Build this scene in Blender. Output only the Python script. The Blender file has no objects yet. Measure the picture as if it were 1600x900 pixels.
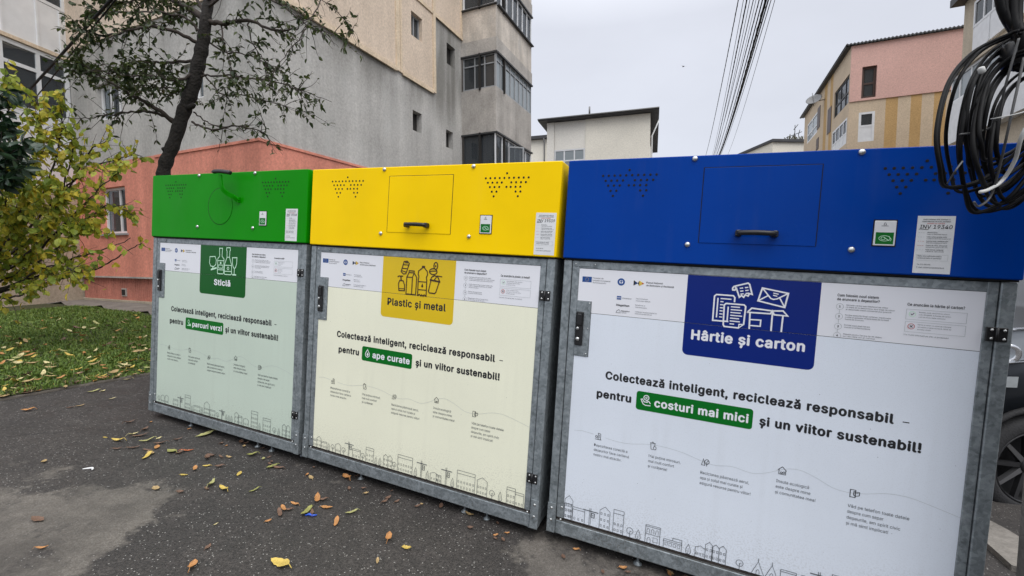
import bpy, math, random
import numpy as np
from mathutils import Vector, Matrix
R = math.radians
random.seed(7)
SC = bpy.context.scene
COL = SC.collection

# ------------------------------------------------------------------ camera, sky, sun, exposure
CH = 1.306
F = 687.0
TH = math.atan(42 / F)
cd = bpy.data.cameras.new('camera')
cam = bpy.data.objects.new('camera', cd)
COL.objects.link(cam)
cam.location = (0, 0, CH)
cam.rotation_euler = (math.pi / 2 - TH, 0, 0)
cd.sensor_width = 36
cd.lens = F / 1600 * 36
cd.clip_start = 0.05
cd.clip_end = 600
SC.camera = cam

SUN_EL, SUN_AZ = R(54), R(151)      # azimuth clockwise from +Y: behind the camera, a little to the left
w = bpy.data.worlds.new('World')
SC.world = w
w.use_nodes = True
nt = w.node_tree
for n in list(nt.nodes):
    nt.nodes.remove(n)
out = nt.nodes.new('ShaderNodeOutputWorld')
bg = nt.nodes.new('ShaderNodeBackground')
sky = nt.nodes.new('ShaderNodeTexSky')
sky.sky_type = 'NISHITA'
sky.sun_disc = False
sky.sun_elevation = SUN_EL
sky.sun_rotation = SUN_AZ
sky.dust_density = 4
sky.air_density = 1
tc = nt.nodes.new('ShaderNodeTexCoord')
sep = nt.nodes.new('ShaderNodeSeparateXYZ')
nt.links.new(tc.outputs['Generated'], sep.inputs[0])
rmp = nt.nodes.new('ShaderNodeValToRGB')      # overcast cloud layer: brighter towards the zenith
rmp.color_ramp.elements[0].position = 0.0
rmp.color_ramp.elements[0].color = (0.70, 0.735, 0.82, 1)
rmp.color_ramp.elements[1].position = 1.0
rmp.color_ramp.elements[1].color = (2.0, 2.04, 2.14, 1)
e = rmp.color_ramp.elements.new(0.45)
e.color = (0.69, 0.715, 0.795, 1)
nt.links.new(sep.outputs['Z'], rmp.inputs[0])
cn = nt.nodes.new('ShaderNodeTexNoise')
cn.inputs['Scale'].default_value = 2.2
cn.inputs['Detail'].default_value = 5
cmap = nt.nodes.new('ShaderNodeMapping')
cmap.inputs['Scale'].default_value = (1, 1, 2.4)
nt.links.new(tc.outputs['Generated'], cmap.inputs[0])
nt.links.new(cmap.outputs[0], cn.inputs['Vector'])
cr = nt.nodes.new('ShaderNodeMapRange')
cr.inputs[1].default_value = 0.3
cr.inputs[2].default_value = 0.7
cr.inputs[3].default_value = 0.94
cr.inputs[4].default_value = 1.05
nt.links.new(cn.outputs[0], cr.inputs[0])
mul = nt.nodes.new('ShaderNodeVectorMath')
mul.operation = 'SCALE'
nt.links.new(rmp.outputs[0], mul.inputs[0])
nt.links.new(cr.outputs[0], mul.inputs['Scale'])
sks = nt.nodes.new('ShaderNodeVectorMath')
sks.operation = 'SCALE'
sks.inputs['Scale'].default_value = 0.10
nt.links.new(sky.outputs[0], sks.inputs[0])
mx = nt.nodes.new('ShaderNodeMix')
mx.data_type = 'RGBA'
mx.inputs[0].default_value = 0.92
nt.links.new(sks.outputs[0], mx.inputs[6])
nt.links.new(mul.outputs[0], mx.inputs[7])
nt.links.new(mx.outputs[2], bg.inputs[0])
bg.inputs[1].default_value = 1.0
nt.links.new(bg.outputs[0], out.inputs[0])

ld = bpy.data.lights.new('sun', 'SUN')
ld.energy = 1.5
ld.angle = R(50)
ld.color = (1.0, 0.975, 0.94)
sun = bpy.data.objects.new('sun', ld)
COL.objects.link(sun)
sd = Vector((math.sin(SUN_AZ) * math.cos(SUN_EL), math.cos(SUN_AZ) * math.cos(SUN_EL), math.sin(SUN_EL)))
sun.rotation_euler = sd.to_track_quat('Z', 'Y').to_euler()
sun.location = (0, 0, 20)
vs = SC.view_settings
vs.view_transform = 'Standard'
vs.look = 'None'
vs.gamma = 1
vs.use_curve_mapping = False
vs.exposure = 0.20

# ------------------------------------------------------------------ helpers
cT, sT = math.cos(TH), math.sin(TH)
def ray(px, py):
    a = (px - 800) / F; b = (py - 450) / F
    return Vector((a, cT - b * sT, -sT - b * cT))
def at(px, py, Y):
    d = ray(px, py)
    return Vector((0, 0, CH)) + d * (Y / d.y)
def sclamp(v, lo, hi, k=0.6):
    # smooth clamp
    def sp(t): return k * math.log1p(math.exp(min(40, t / k)))
    v = lo + sp(v - lo)
    return hi - sp(hi - v)
def gz(x, y):
    return -0.0655 * sclamp(x, -7.2, 6.0) - 0.0127 * sclamp(y, -3, 12)
def ground(px, py):
    d = ray(px, py); lo, hi = 0.2, 60.0
    for _ in range(50):
        m = (lo + hi) / 2; p = Vector((0, 0, CH)) + d * m
        if p.z > gz(p.x, p.y): lo = m
        else: hi = m
    p = Vector((0, 0, CH)) + d * hi
    return Vector((p.x, p.y, gz(p.x, p.y)))

class MB:
    def __init__(s): s.v = []; s.f = []; s.m = []; s.sm = []; s.mat = 0; s.sh = False
    def face(s, pts, mat=None, smooth=None):
        n = len(s.v); s.v += [tuple(p) for p in pts]; s.f.append(tuple(range(n, n + len(pts))))
        s.m.append(s.mat if mat is None else mat); s.sm.append(s.sh if smooth is None else smooth)
    def mesh(s, vs, fs, mat=None, smooth=None):
        n = len(s.v); s.v += [tuple(p) for p in vs]
        for f in fs:
            s.f.append(tuple(n + i for i in f)); s.m.append(s.mat if mat is None else mat)
            s.sm.append(s.sh if smooth is None else smooth)
    def box(s, x0, x1, y0, y1, z0, z1, mat=None, fr=None):
        P = [(x0, y0, z0), (x1, y0, z0), (x1, y1, z0), (x0, y1, z0), (x0, y0, z1), (x1, y0, z1), (x1, y1, z1), (x0, y1, z1)]
        if fr: P = [fr(*p) for p in P]
        s.mesh(P, [(0, 3, 2, 1), (4, 5, 6, 7), (0, 1, 5, 4), (1, 2, 6, 5), (2, 3, 7, 6), (3, 0, 4, 7)], mat, False)
    def bbox(s, x0, x1, y0, y1, z0, z1, b, mat=None):
        # box with chamfered edges: three nested octagon-like rings in z
        def ring(z, i):
            a0, a1, b0, b1 = x0 + i, x1 - i, y0 + i, y1 - i
            return [(a0 + b, b0, z), (a1 - b, b0, z), (a1, b0 + b, z), (a1, b1 - b, z), (a1 - b, b1, z), (a0 + b, b1, z), (a0, b1 - b, z), (a0, b0 + b, z)]
        rs = [ring(z0, b * .7), ring(z0 + b, 0), ring(z1 - b, 0), ring(z1, b * .7)]
        V = sum(rs, []); Fc = [tuple(range(7, -1, -1)), tuple(range(24, 32))]
        for k in range(3):
            for i in range(8):
                j = (i + 1) % 8; Fc.append((k * 8 + i, k * 8 + j, k * 8 + 8 + j, k * 8 + 8 + i))
        s.mesh(V, Fc, mat, False)
    def tube(s, pts, r, n=8, mat=None, smooth=True, cap=True):
        pts = [Vector(p) for p in pts]; rr = r if isinstance(r, (list, tuple)) else [r] * len(pts)
        V = []; up = None
        for i, p in enumerate(pts):
            t = (pts[min(i + 1, len(pts) - 1)] - pts[max(i - 1, 0)])
            if t.length < 1e-9: t = Vector((0, 0, 1))
            t.normalize()
            if up is None:
                up = t.orthogonal().normalized()
            up = (up - t * up.dot(t))
            if up.length < 1e-6: up = t.orthogonal()
            up.normalize(); b = t.cross(up)
            for k in range(n):
                a = 2 * math.pi * k / n; V.append(p + (up * math.cos(a) + b * math.sin(a)) * rr[i])
        Fc = []
        for i in range(len(pts) - 1):
            for k in range(n):
                j = (k + 1) % n; Fc.append((i * n + k, i * n + j, i * n + n + j, i * n + n + k))
        if cap:
            Fc.append(tuple(range(n - 1, -1, -1))); m = (len(pts) - 1) * n; Fc.append(tuple(range(m, m + n)))
        s.mesh(V, Fc, mat, smooth)
    def lathe(s, O, axis, prof, n=16, mat=None, smooth=True, cap=True):
        O = Vector(O); a = Vector(axis).normalized(); u = a.orthogonal().normalized(); v = a.cross(u); V = []
        for (r, h) in prof:
            for k in range(n):
                t = 2 * math.pi * k / n; V.append(O + a * h + (u * math.cos(t) + v * math.sin(t)) * r)
        Fc = []
        for i in range(len(prof) - 1):
            for k in range(n):
                j = (k + 1) % n; Fc.append((i * n + k, i * n + j, i * n + n + j, i * n + n + k))
        if cap: Fc.append(tuple(range(n - 1, -1, -1))); m = (len(prof) - 1) * n; Fc.append(tuple(range(m, m + n)))
        s.mesh(V, Fc, mat, smooth)
    def build(s, name, mats, parent=None, loc=None):
        me = bpy.data.meshes.new(name)
        me.from_pydata(s.v, [], s.f)
        if not isinstance(mats, (list, tuple)): mats = [mats]
        for m in mats: me.materials.append(m)
        me.polygons.foreach_set('material_index', s.m)
        me.polygons.foreach_set('use_smooth', s.sm)
        me.update()
        o = bpy.data.objects.new(name, me); COL.objects.link(o)
        if parent is not None: o.parent = parent
        if loc is not None: o.location = loc
        return o

def empty(name, loc=(0, 0, 0), label=None, cat=None, group=None, rot=None):
    o = bpy.data.objects.new(name, None); COL.objects.link(o); o.location = loc; o.empty_display_size = .2
    if rot is not None: o.rotation_euler = rot
    tag(o, label, cat, group); return o
def tag(o, label=None, cat=None, group=None, kind=None):
    if label: o['label'] = label
    if cat: o['category'] = cat
    if group: o['group'] = group
    if kind: o['kind'] = kind
    return o
def spline(pts, n=8):
    P = [Vector(p) for p in pts]; out = []
    for i in range(len(P) - 1):
        p0 = P[max(i - 1, 0)]; p1 = P[i]; p2 = P[i + 1]; p3 = P[min(i + 2, len(P) - 1)]
        for k in range(n):
            t = k / n
            out.append(.5 * ((2 * p1) + (p2 - p0) * t + (2 * p0 - 5 * p1 + 4 * p2 - p3) * t * t + (3 * p1 - p0 - 3 * p2 + p3) * t ** 3))
    out.append(P[-1]); return out

# ------------------------------------------------------------------ materials
def srgb(r, g, b):
    f = lambda c: (c / 255 / 12.92) if c / 255 <= .04045 else ((c / 255 + .055) / 1.055) ** 2.4
    return (f(r), f(g), f(b))
def mat(name, col, rough=.6, metal=0., spec=.5, noise=0., nscale=8., ndetail=4., bump=0., bscale=60., coat=0., streak=0., dark=None, trans=None):
    m = bpy.data.materials.new(name); m.use_nodes = True
    N = m.node_tree.nodes; L = m.node_tree.links; b = N['Principled BSDF']
    b.inputs['Base Color'].default_value = (*col, 1); b.inputs['Roughness'].default_value = rough
    b.inputs['Metallic'].default_value = metal; b.inputs['Specular IOR Level'].default_value = spec
    if coat: b.inputs['Coat Weight'].default_value = coat; b.inputs['Coat Roughness'].default_value = .12
    tcn = N.new('ShaderNodeTexCoord'); geo = N.new('ShaderNodeNewGeometry')
    cur = None
    if noise:
        n = N.new('ShaderNodeTexNoise'); n.inputs['Scale'].default_value = nscale; n.inputs['Detail'].default_value = ndetail
        L.new(tcn.outputs['Object'], n.inputs['Vector'])
        r = N.new('ShaderNodeMapRange'); r.inputs[1].default_value = .3; r.inputs[2].default_value = .7
        r.inputs[3].default_value = 1 - noise; r.inputs[4].default_value = 1 + noise
        L.new(n.outputs[0], r.inputs[0]); cur = r.outputs[0]
    if streak:
        mp = N.new('ShaderNodeMapping'); mp.inputs['Scale'].default_value = (2.6, 2.6, .22)
        L.new(tcn.outputs['Object'], mp.inputs[0])
        n = N.new('ShaderNodeTexNoise'); n.inputs['Scale'].default_value = 1.0; n.inputs['Detail'].default_value = 7; n.inputs['Roughness'].default_value = .6
        L.new(mp.outputs[0], n.inputs['Vector'])
        r = N.new('ShaderNodeMapRange'); r.inputs[1].default_value = .34; r.inputs[2].default_value = .66
        r.inputs[3].default_value = 1 - streak; r.inputs[4].default_value = 1 + streak
        L.new(n.outputs[0], r.inputs[0])
        if cur is None: cur = r.outputs[0]
        else:
            mm = N.new('ShaderNodeMath'); mm.operation = 'MULTIPLY'; L.new(cur, mm.inputs[0]); L.new(r.outputs[0], mm.inputs[1]); cur = mm.outputs[0]
    if cur is not None:
        vm = N.new('ShaderNodeVectorMath'); vm.operation = 'SCALE'; vm.inputs[0].default_value = col
        L.new(cur, vm.inputs['Scale']); L.new(vm.outputs[0], b.inputs['Base Color'])
    if bump:
        n = N.new('ShaderNodeTexNoise'); n.inputs['Scale'].default_value = bscale; n.inputs['Detail'].default_value = 3
        L.new(tcn.outputs['Object'], n.inputs['Vector'])
        bp = N.new('ShaderNodeBump'); bp.inputs['Strength'].default_value = bump; bp.inputs['Distance'].default_value = .02
        L.new(n.outputs[0], bp.inputs['Height']); L.new(bp.outputs[0], b.inputs['Normal'])
    return m

def leafmat(name, c1, c2, c3=None, trans=.35, rough=.5):
    m = bpy.data.materials.new(name); m.use_nodes = True
    N = m.node_tree.nodes; L = m.node_tree.links; b = N['Principled BSDF']
    g = N.new('ShaderNodeNewGeometry'); r = N.new('ShaderNodeValToRGB')
    r.color_ramp.elements[0].color = (*c1, 1); r.color_ramp.elements[1].color = (*c2, 1)
    if c3: e = r.color_ramp.elements.new(.5); e.color = (*c3, 1)
    L.new(g.outputs['Random Per Island'], r.inputs[0])
    n = N.new('ShaderNodeTexNoise'); n.inputs['Scale'].default_value = 40; tcn = N.new('ShaderNodeTexCoord'); L.new(tcn.outputs['Object'], n.inputs['Vector'])
    mr = N.new('ShaderNodeMapRange'); mr.inputs[1].default_value = .3; mr.inputs[2].default_value = .7; mr.inputs[3].default_value = .75; mr.inputs[4].default_value = 1.25
    L.new(n.outputs[0], mr.inputs[0])
    vm = N.new('ShaderNodeVectorMath'); vm.operation = 'SCALE'; L.new(r.outputs[0], vm.inputs[0]); L.new(mr.outputs[0], vm.inputs['Scale'])
    L.new(vm.outputs[0], b.inputs['Base Color']); b.inputs['Roughness'].default_value = rough
    t = N.new('ShaderNodeBsdfTranslucent'); L.new(vm.outputs[0], t.inputs[0])
    ms = N.new('ShaderNodeMixShader'); ms.inputs[0].default_value = trans
    L.new(b.outputs[0], ms.inputs[1]); L.new(t.outputs[0], ms.inputs[2]); L.new(ms.outputs[0], N['Material Output'].inputs[0])
    return m

def splash(m, h=.30, amt=.55, col=(.20, .18, .15), run=.05, grit=.14):
    # dried rain splash that fades out above the ground, plus faint run marks (object z = height on the bin)
    N = m.node_tree.nodes; L = m.node_tree.links; b = N['Principled BSDF']; inp = b.inputs['Base Color']
    tcn = N.new('ShaderNodeTexCoord'); sp = N.new('ShaderNodeSeparateXYZ'); L.new(tcn.outputs['Object'], sp.inputs[0])
    def mr(src, a, b_, c, d):
        r = N.new('ShaderNodeMapRange'); r.inputs[1].default_value = a; r.inputs[2].default_value = b_; r.inputs[3].default_value = c; r.inputs[4].default_value = d; L.new(src, r.inputs[0]); return r.outputs[0]
    def mul(a, b_):
        x = N.new('ShaderNodeMath'); x.operation = 'MULTIPLY'; L.new(a, x.inputs[0]); L.new(b_, x.inputs[1]); return x.outputs[0]
    hgt = mr(sp.outputs[2], .05, h, 1, 0)
    n1 = N.new('ShaderNodeTexNoise'); n1.inputs['Scale'].default_value = 140; n1.inputs['Detail'].default_value = 4; L.new(tcn.outputs['Object'], n1.inputs['Vector'])
    n2 = N.new('ShaderNodeTexNoise'); n2.inputs['Scale'].default_value = 5; n2.inputs['Detail'].default_value = 6; L.new(tcn.outputs['Object'], n2.inputs['Vector'])
    d = mul(mul(hgt, mr(n1.outputs[0], .48, .66, 0, 1)), mr(n2.outputs[0], .3, .65, .2, 1))
    mp = N.new('ShaderNodeMapping'); mp.inputs['Scale'].default_value = (26, 26, .9); L.new(tcn.outputs['Object'], mp.inputs[0])
    n3 = N.new('ShaderNodeTexNoise'); n3.inputs['Scale'].default_value = 1; n3.inputs['Detail'].default_value = 5; L.new(mp.outputs[0], n3.inputs['Vector'])
    st = mul(mr(n3.outputs[0], .52, .72, 0, run), mr(n2.outputs[0], .4, .6, 0, 1))
    n4 = N.new('ShaderNodeTexNoise'); n4.inputs['Scale'].default_value = 420; n4.inputs['Detail'].default_value = 1; L.new(tcn.outputs['Object'], n4.inputs['Vector'])
    gr = mr(n4.outputs[0], .60, .72, 0, grit)
    a1 = N.new('ShaderNodeMath'); a1.operation = 'ADD'; L.new(st, a1.inputs[0]); L.new(gr, a1.inputs[1])
    a2 = N.new('ShaderNodeMath'); a2.operation = 'MULTIPLY_ADD'; a2.inputs[1].default_value = amt; L.new(d, a2.inputs[0]); L.new(a1.outputs[0], a2.inputs[2])
    mx_ = N.new('ShaderNodeMix'); mx_.data_type = 'RGBA'; L.new(a2.outputs[0], mx_.inputs[0])
    if inp.is_linked: L.new(inp.links[0].from_socket, mx_.inputs[6])
    else: mx_.inputs[6].default_value = inp.default_value
    mx_.inputs[7].default_value = (*col, 1); L.new(mx_.outputs[2], inp)
def galvanised():
    m = bpy.data.materials.new('galvanised_steel'); m.use_nodes = True
    N = m.node_tree.nodes; L = m.node_tree.links; b = N['Principled BSDF']
    tcn = N.new('ShaderNodeTexCoord')
    vo = N.new('ShaderNodeTexVoronoi'); vo.inputs['Scale'].default_value = 90; L.new(tcn.outputs['Object'], vo.inputs['Vector'])
    no = N.new('ShaderNodeTexNoise'); no.inputs['Scale'].default_value = 22; no.inputs['Detail'].default_value = 6; no.inputs['Distortion'].default_value = 1.2
    L.new(tcn.outputs['Object'], no.inputs['Vector'])
    sx = N.new('ShaderNodeSeparateColor'); L.new(vo.outputs['Color'], sx.inputs[0])
    ad = N.new('ShaderNodeMath'); ad.operation = 'MULTIPLY_ADD'; ad.inputs[1].default_value = .3; L.new(sx.outputs[0], ad.inputs[0]); L.new(no.outputs[0], ad.inputs[2])
    r = N.new('ShaderNodeValToRGB'); r.color_ramp.elements[0].position = .35; r.color_ramp.elements[1].position = .95
    r.color_ramp.elements[0].color = (.16, .185, .195, 1); r.color_ramp.elements[1].color = (.36, .40, .42, 1)
    L.new(ad.outputs[0], r.inputs[0]); L.new(r.outputs[0], b.inputs['Base Color'])
    b.inputs['Metallic'].default_value = .45
    rr = N.new('ShaderNodeMapRange'); rr.inputs[3].default_value = .34; rr.inputs[4].default_value = .6; L.new(no.outputs[0], rr.inputs[0]); L.new(rr.outputs[0], b.inputs['Roughness'])
    return m

def paint(name, col, rough=.32):
    m = mat(name, col, rough, spec=.09, noise=.07, nscale=2.2, bump=.12, bscale=3.0)
    N = m.node_tree.nodes; L = m.node_tree.links; b = N['Principled BSDF']
    # faint dust film and small scratches
    tcn = N.new('ShaderNodeTexCoord'); no = N.new('ShaderNodeTexNoise'); no.inputs['Scale'].default_value = 6; no.inputs['Detail'].default_value = 8
    L.new(tcn.outputs['Object'], no.inputs['Vector'])
    rr = N.new('ShaderNodeMapRange'); rr.inputs[3].default_value = rough - .08; rr.inputs[4].default_value = rough + .16; L.new(no.outputs[0], rr.inputs[0]); L.new(rr.outputs[0], b.inputs['Roughness'])
    return m

M = {}
M['galv'] = galvanised()
M['green'] = paint('green_paint', srgb(12, 138, 0))
M['yellow'] = paint('yellow_paint', srgb(255, 212, 0))
M['blue'] = paint('blue_paint', srgb(0, 60, 150), .2)
M['dark'] = mat('black_plastic', (.012, .012, .013), .35, noise=.2, nscale=60)
M['void'] = mat('dark_gap', (.006, .006, .006), .9)
M['seam_brown'] = mat('brown_recess_shade', srgb(62, 54, 48), .7, noise=.25, nscale=25)  # dark brown carries the shade of the recess below the door
M['chrome'] = mat('bolt_steel', (.62, .63, .62), .28, metal=.9, noise=.1, nscale=200)
M['ink'] = mat('black_ink', (.012, .013, .016), .45)
M['inkgrey'] = mat('grey_ink', (.09, .10, .11), .5)
M['inkfaint'] = mat('pale_grey_ink', (.42, .45, .45), .5)
M['white'] = mat('white_print', (.80, .81, .85), .42, noise=.012, nscale=3)
M['pgreen'] = mat('pale_green_film', srgb(199, 213, 198), .36, noise=.03, nscale=2.5, bump=.01, bscale=300)
M['pcream'] = mat('cream_film', srgb(240, 240, 216), .36, noise=.03, nscale=2.5, bump=.01, bscale=300)
M['pwhite'] = mat('cool_white_film', srgb(224, 231, 240), .36, noise=.03, nscale=2.5, bump=.01, bscale=300)
M['sqgreen'] = mat('dark_green_print', srgb(0, 88, 22), .36, spec=.25)
M['sqyellow'] = mat('mustard_print', srgb(222, 188, 12), .36, noise=.03, nscale=5)
M['sqblue'] = mat('navy_print', srgb(0, 34, 118), .36, spec=.25)
M['badge'] = mat('badge_green_print', srgb(0, 106, 30), .36, spec=.25)
M['brown'] = mat('brown_ink', (.045, .018, .006), .45)
M['euflag'] = mat('flag_blue_print', srgb(16, 72, 140), .4)
M['red'] = mat('red_print', (.5, .06, .05), .4)
M['gold'] = mat('gold_print', (.7, .5, .08), .4)
M['mint'] = mat('mint_print', srgb(196, 236, 206), .4)
M['sticker'] = mat('sticker_paper', (.74, .75, .76), .5, noise=.03, nscale=20)

for n_ in ('pgreen', 'pcream', 'pwhite'): splash(M[n_])
for n_ in ('green', 'yellow', 'blue'): splash(M[n_], .31, .0, (.25, .24, .22), .025, .02)
splash(M['galv'], .22, .6, (.10, .09, .08))

# ------------------------------------------------------------------ flat print helpers (bin front: u right, v up, y towards the body)
class Print:
    """collects printed shapes on a plane y = y0, facing -y"""
    def __init__(s, mb, y0, mats):
        s.mb = mb; s.y = y0; s.mats = mats; s.k = 0
    def m(s, name): return s.mats.index(name)
    def lay(s):
        s.k += 1; return s.y - .00035 - s.k * .000012
    def poly(s, pts, mt):
        y = s.lay()
        a = sum(pts[i][0] * pts[(i + 1) % len(pts)][1] - pts[(i + 1) % len(pts)][0] * pts[i][1] for i in range(len(pts)))
        if a < 0: pts = pts[::-1]
        s.mb.face([(p[0], y, p[1]) for p in pts], s.m(mt), False)
    def rect(s, u0, u1, v0, v1, mt): s.poly([(u0, v0), (u1, v0), (u1, v1), (u0, v1)], mt)
    def rrect(s, u0, u1, v0, v1, r, mt, corners=(1, 1, 1, 1)):
        pts = []
        for (cx, cy, a0, c) in ((u1 - r, v0 + r, -90, corners[1]), (u1 - r, v1 - r, 0, corners[2]), (u0 + r, v1 - r, 90, corners[3]), (u0 + r, v0 + r, 180, corners[0])):
            if c:
                for k in range(7):
                    a = R(a0 + 15 * k); pts.append((cx + r * math.cos(a), cy + r * math.sin(a)))
            else:
                sx = 1 if a0 in (-90, 0) else -1; sy = 1 if a0 in (0, 90) else -1
                pts.append((cx + sx * r, cy + sy * r))
        s.poly(pts, mt)
    def disc(s, u, v, r, mt, n=16, ry=None):
        ry = ry or r
        s.poly([(u + r * math.cos(2 * math.pi * k / n), v + ry * math.sin(2 * math.pi * k / n)) for k in range(n)], mt)
    def line(s, pts, wd, mt, closed=False):
        y = s.lay(); pts = [Vector(p) for p in pts]; n = len(pts); h = wd / 2; L = []; Rr = []
        for i in range(n):
            if closed: a = pts[(i - 1) % n]; c = pts[(i + 1) % n]
            else: a = pts[max(i - 1, 0)]; c = pts[min(i + 1, n - 1)]
            p = pts[i]; d1 = (p - a); d2 = (c - p)
            if d1.length < 1e-9: d1 = d2
            if d2.length < 1e-9: d2 = d1
            d1 = d1.normalized(); d2 = d2.normalized(); t = d1 + d2
            if t.length < .2: t = d2
            t.normalize(); nn = Vector((-t.y, t.x)); sc = 1 / max(.5, nn.dot(Vector((-d2.y, d2.x))))
            if not closed and i in (0, n - 1):
                p = p + (t * h * .6 if i else -t * h * .6)
            L.append(p + nn * h * sc); Rr.append(p - nn * h * sc)
        m = s.m(mt)
        for i in range(n if closed else n - 1):
            j = (i + 1) % n
            s.mb.face([(Rr[i].x, y, Rr[i].y), (Rr[j].x, y, Rr[j].y), (L[j].x, y, L[j].y), (L[i].x, y, L[i].y)], m, False)
    def ring(s, u, v, r, wd, mt, n=18, ry=None):
        ry = ry or r
        s.line([(u + r * math.cos(2 * math.pi * k / n), v + ry * math.sin(2 * math.pi * k / n)) for k in range(n)], wd, mt, True)
    def text(s, txt, u0, v, size, mt, u1=None, bold=0., align='L', res=2, shear=0.):
        size *= 1.40      # these faces draw their capitals at about half the nominal size
        V, Fc, w = glyphs(txt, 0., res, bold)
        sx = size
        if u1 is not None: sx = (u1 - u0) / w
        ox = u0 if (align == 'L' or u1 is not None) else (u0 - w * sx / 2 if align == 'C' else u0 - w * sx)
        m = s.m(mt)
        # heavier weights: the same outline printed a few times, slightly shifted
        sh = [(0, 0)] if not bold else [(-bold, 0), (bold, 0), (0, bold * .8), (0, -bold * .8), (-bold * .7, bold * .6), (bold * .7, -bold * .6), (0, 0)][:3 if size < .035 else 7]
        for (ex, ey) in sh:
            y = s.lay()
            s.mb.mesh([(ox + (a + ex + shear * b) * sx, y, v + (b + ey) * size) for a, b in V], Fc, m, False)

_gc = {}
FONT = None
try:      # Blender's own bundled sans; the built-in face is used when it is not there
    import os
    _p = os.path.join(bpy.utils.system_resource('DATAFILES'), 'fonts', 'Inter.woff2')
    if os.path.exists(_p): FONT = bpy.data.fonts.load(_p)
except Exception:
    FONT = None
def glyphs(txt, bold=0., res=2, space=0.):
    key = (txt, space, res)
    if key in _gc: return _gc[key]
    cu = bpy.data.curves.new('t', 'FONT'); cu.body = txt; cu.resolution_u = res; cu.size = 1
    if FONT: cu.font = FONT
    cu.offset = bold
    cu.fill_mode = 'FRONT'
    if space: cu.space_character = 1 + space * 2.6
    ob = bpy.data.objects.new('t', cu); COL.objects.link(ob)
    dg = bpy.context.evaluated_depsgraph_get(); ev = ob.evaluated_get(dg); me = ev.to_mesh()
    vv = [(p.co.x, p.co.y) for p in me.vertices]; ff = []
    for p in me.polygons:
        i = list(p.vertices)
        if p.normal.z < 0: i = i[::-1]
        ff.append(i)
    x0 = min(p[0] for p in vv); vv = [(a - x0, b) for a, b in vv]; w_ = max(p[0] for p in vv)
    ev.to_mesh_clear(); bpy.data.objects.remove(ob); bpy.data.curves.remove(cu)
    _gc[key] = (vv, ff, w_); return _gc[key]

# ------------------------------------------------------------------ icons drawn in u,v
def icons_paper(P, c='white'):
    wd = .0058
    P.line([(.700, 1.0845), (.644, 1.0835), (.6436, 1.183), (.650, 1.190), (.712, 1.190), (.7179, 1.183), (.718, 1.166)], wd, c)
    P.line([(.657, 1.175), (.657, 1.098)], .005, c)
    for k in range(7): P.line([(.668, 1.175 - k * .0125), (.677 if k else .705, 1.175 - k * .0125)], .0045, c)
    P.line([(.740, 1.0625), (.688, 1.063), (.684, 1.070), (.6819, 1.150), (.688, 1.1567), (.753, 1.1567), (.7592, 1.150), (.7571, 1.078)], wd, c)
    P.line([(.7571, 1.078), (.740, 1.0625), (.741, 1.077), (.7571, 1.078)], .0045, c)
    P.line([(.697, 1.143), (.697, 1.083)], .005, c)
    for k, l in enumerate((.738, .746, .742, .748, .738, .742, .722)): P.line([(.708, 1.145 - k * .0115), (l, 1.145 - k * .0115)], .0045, c)
    P.line([(.712, 1.228), (.7072, 1.2209), (.708, 1.213), (.716, 1.213), (.719, 1.222), (.714, 1.2285), (.760, 1.2441), (.766, 1.240), (.7777, 1.2008), (.768, 1.203), (.764, 1.193), (.754, 1.197), (.749, 1.187), (.741, 1.193), (.7337, 1.186), (.720, 1.222)], wd, c)
    for k in range(3):
        for j in range(2):
            u = .734 + j * .018 - k * -.002; v = 1.2215 + j * .004 - k * .0115
            P.line([(u, v), (u + .009, v + .002)], .0045, c)
    P.line([(.8115, 1.2287), (.9004, 1.2141), (.8921, 1.159), (.800, 1.1773)], wd, c, True)
    P.line([(.8115, 1.2287), (.843, 1.190), (.8526, 1.187), (.864, 1.190), (.9004, 1.2141)], .005, c)
    P.line([(.800, 1.1773), (.834, 1.201)], .005, c); P.line([(.8921, 1.159), (.872, 1.196)], .005, c)
    P.line([(.851, 1.2115), (.867, 1.2085)], .004, c); P.line([(.851, 1.203), (.863, 1.2005)], .004, c)
    P.line([(.7667, 1.1285), (.781, 1.1462), (.8518, 1.1418), (.888, 1.1452), (.9043, 1.127), (.8594, 1.1275), (.8518, 1.1418), (.8462, 1.1302), (.7667, 1.1285)], wd, c)
    P.line([(.776, 1.1268), (.778, 1.0645)], wd, c); P.line([(.853, 1.141), (.8535, 1.0645)], wd, c); P.line([(.889, 1.127), (.888, 1.0645)], wd, c)
    P.line([(.7801, 1.1007), (.8156, 1.1019), (.8152, 1.0775), (.7801, 1.077)], .005, c)
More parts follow.
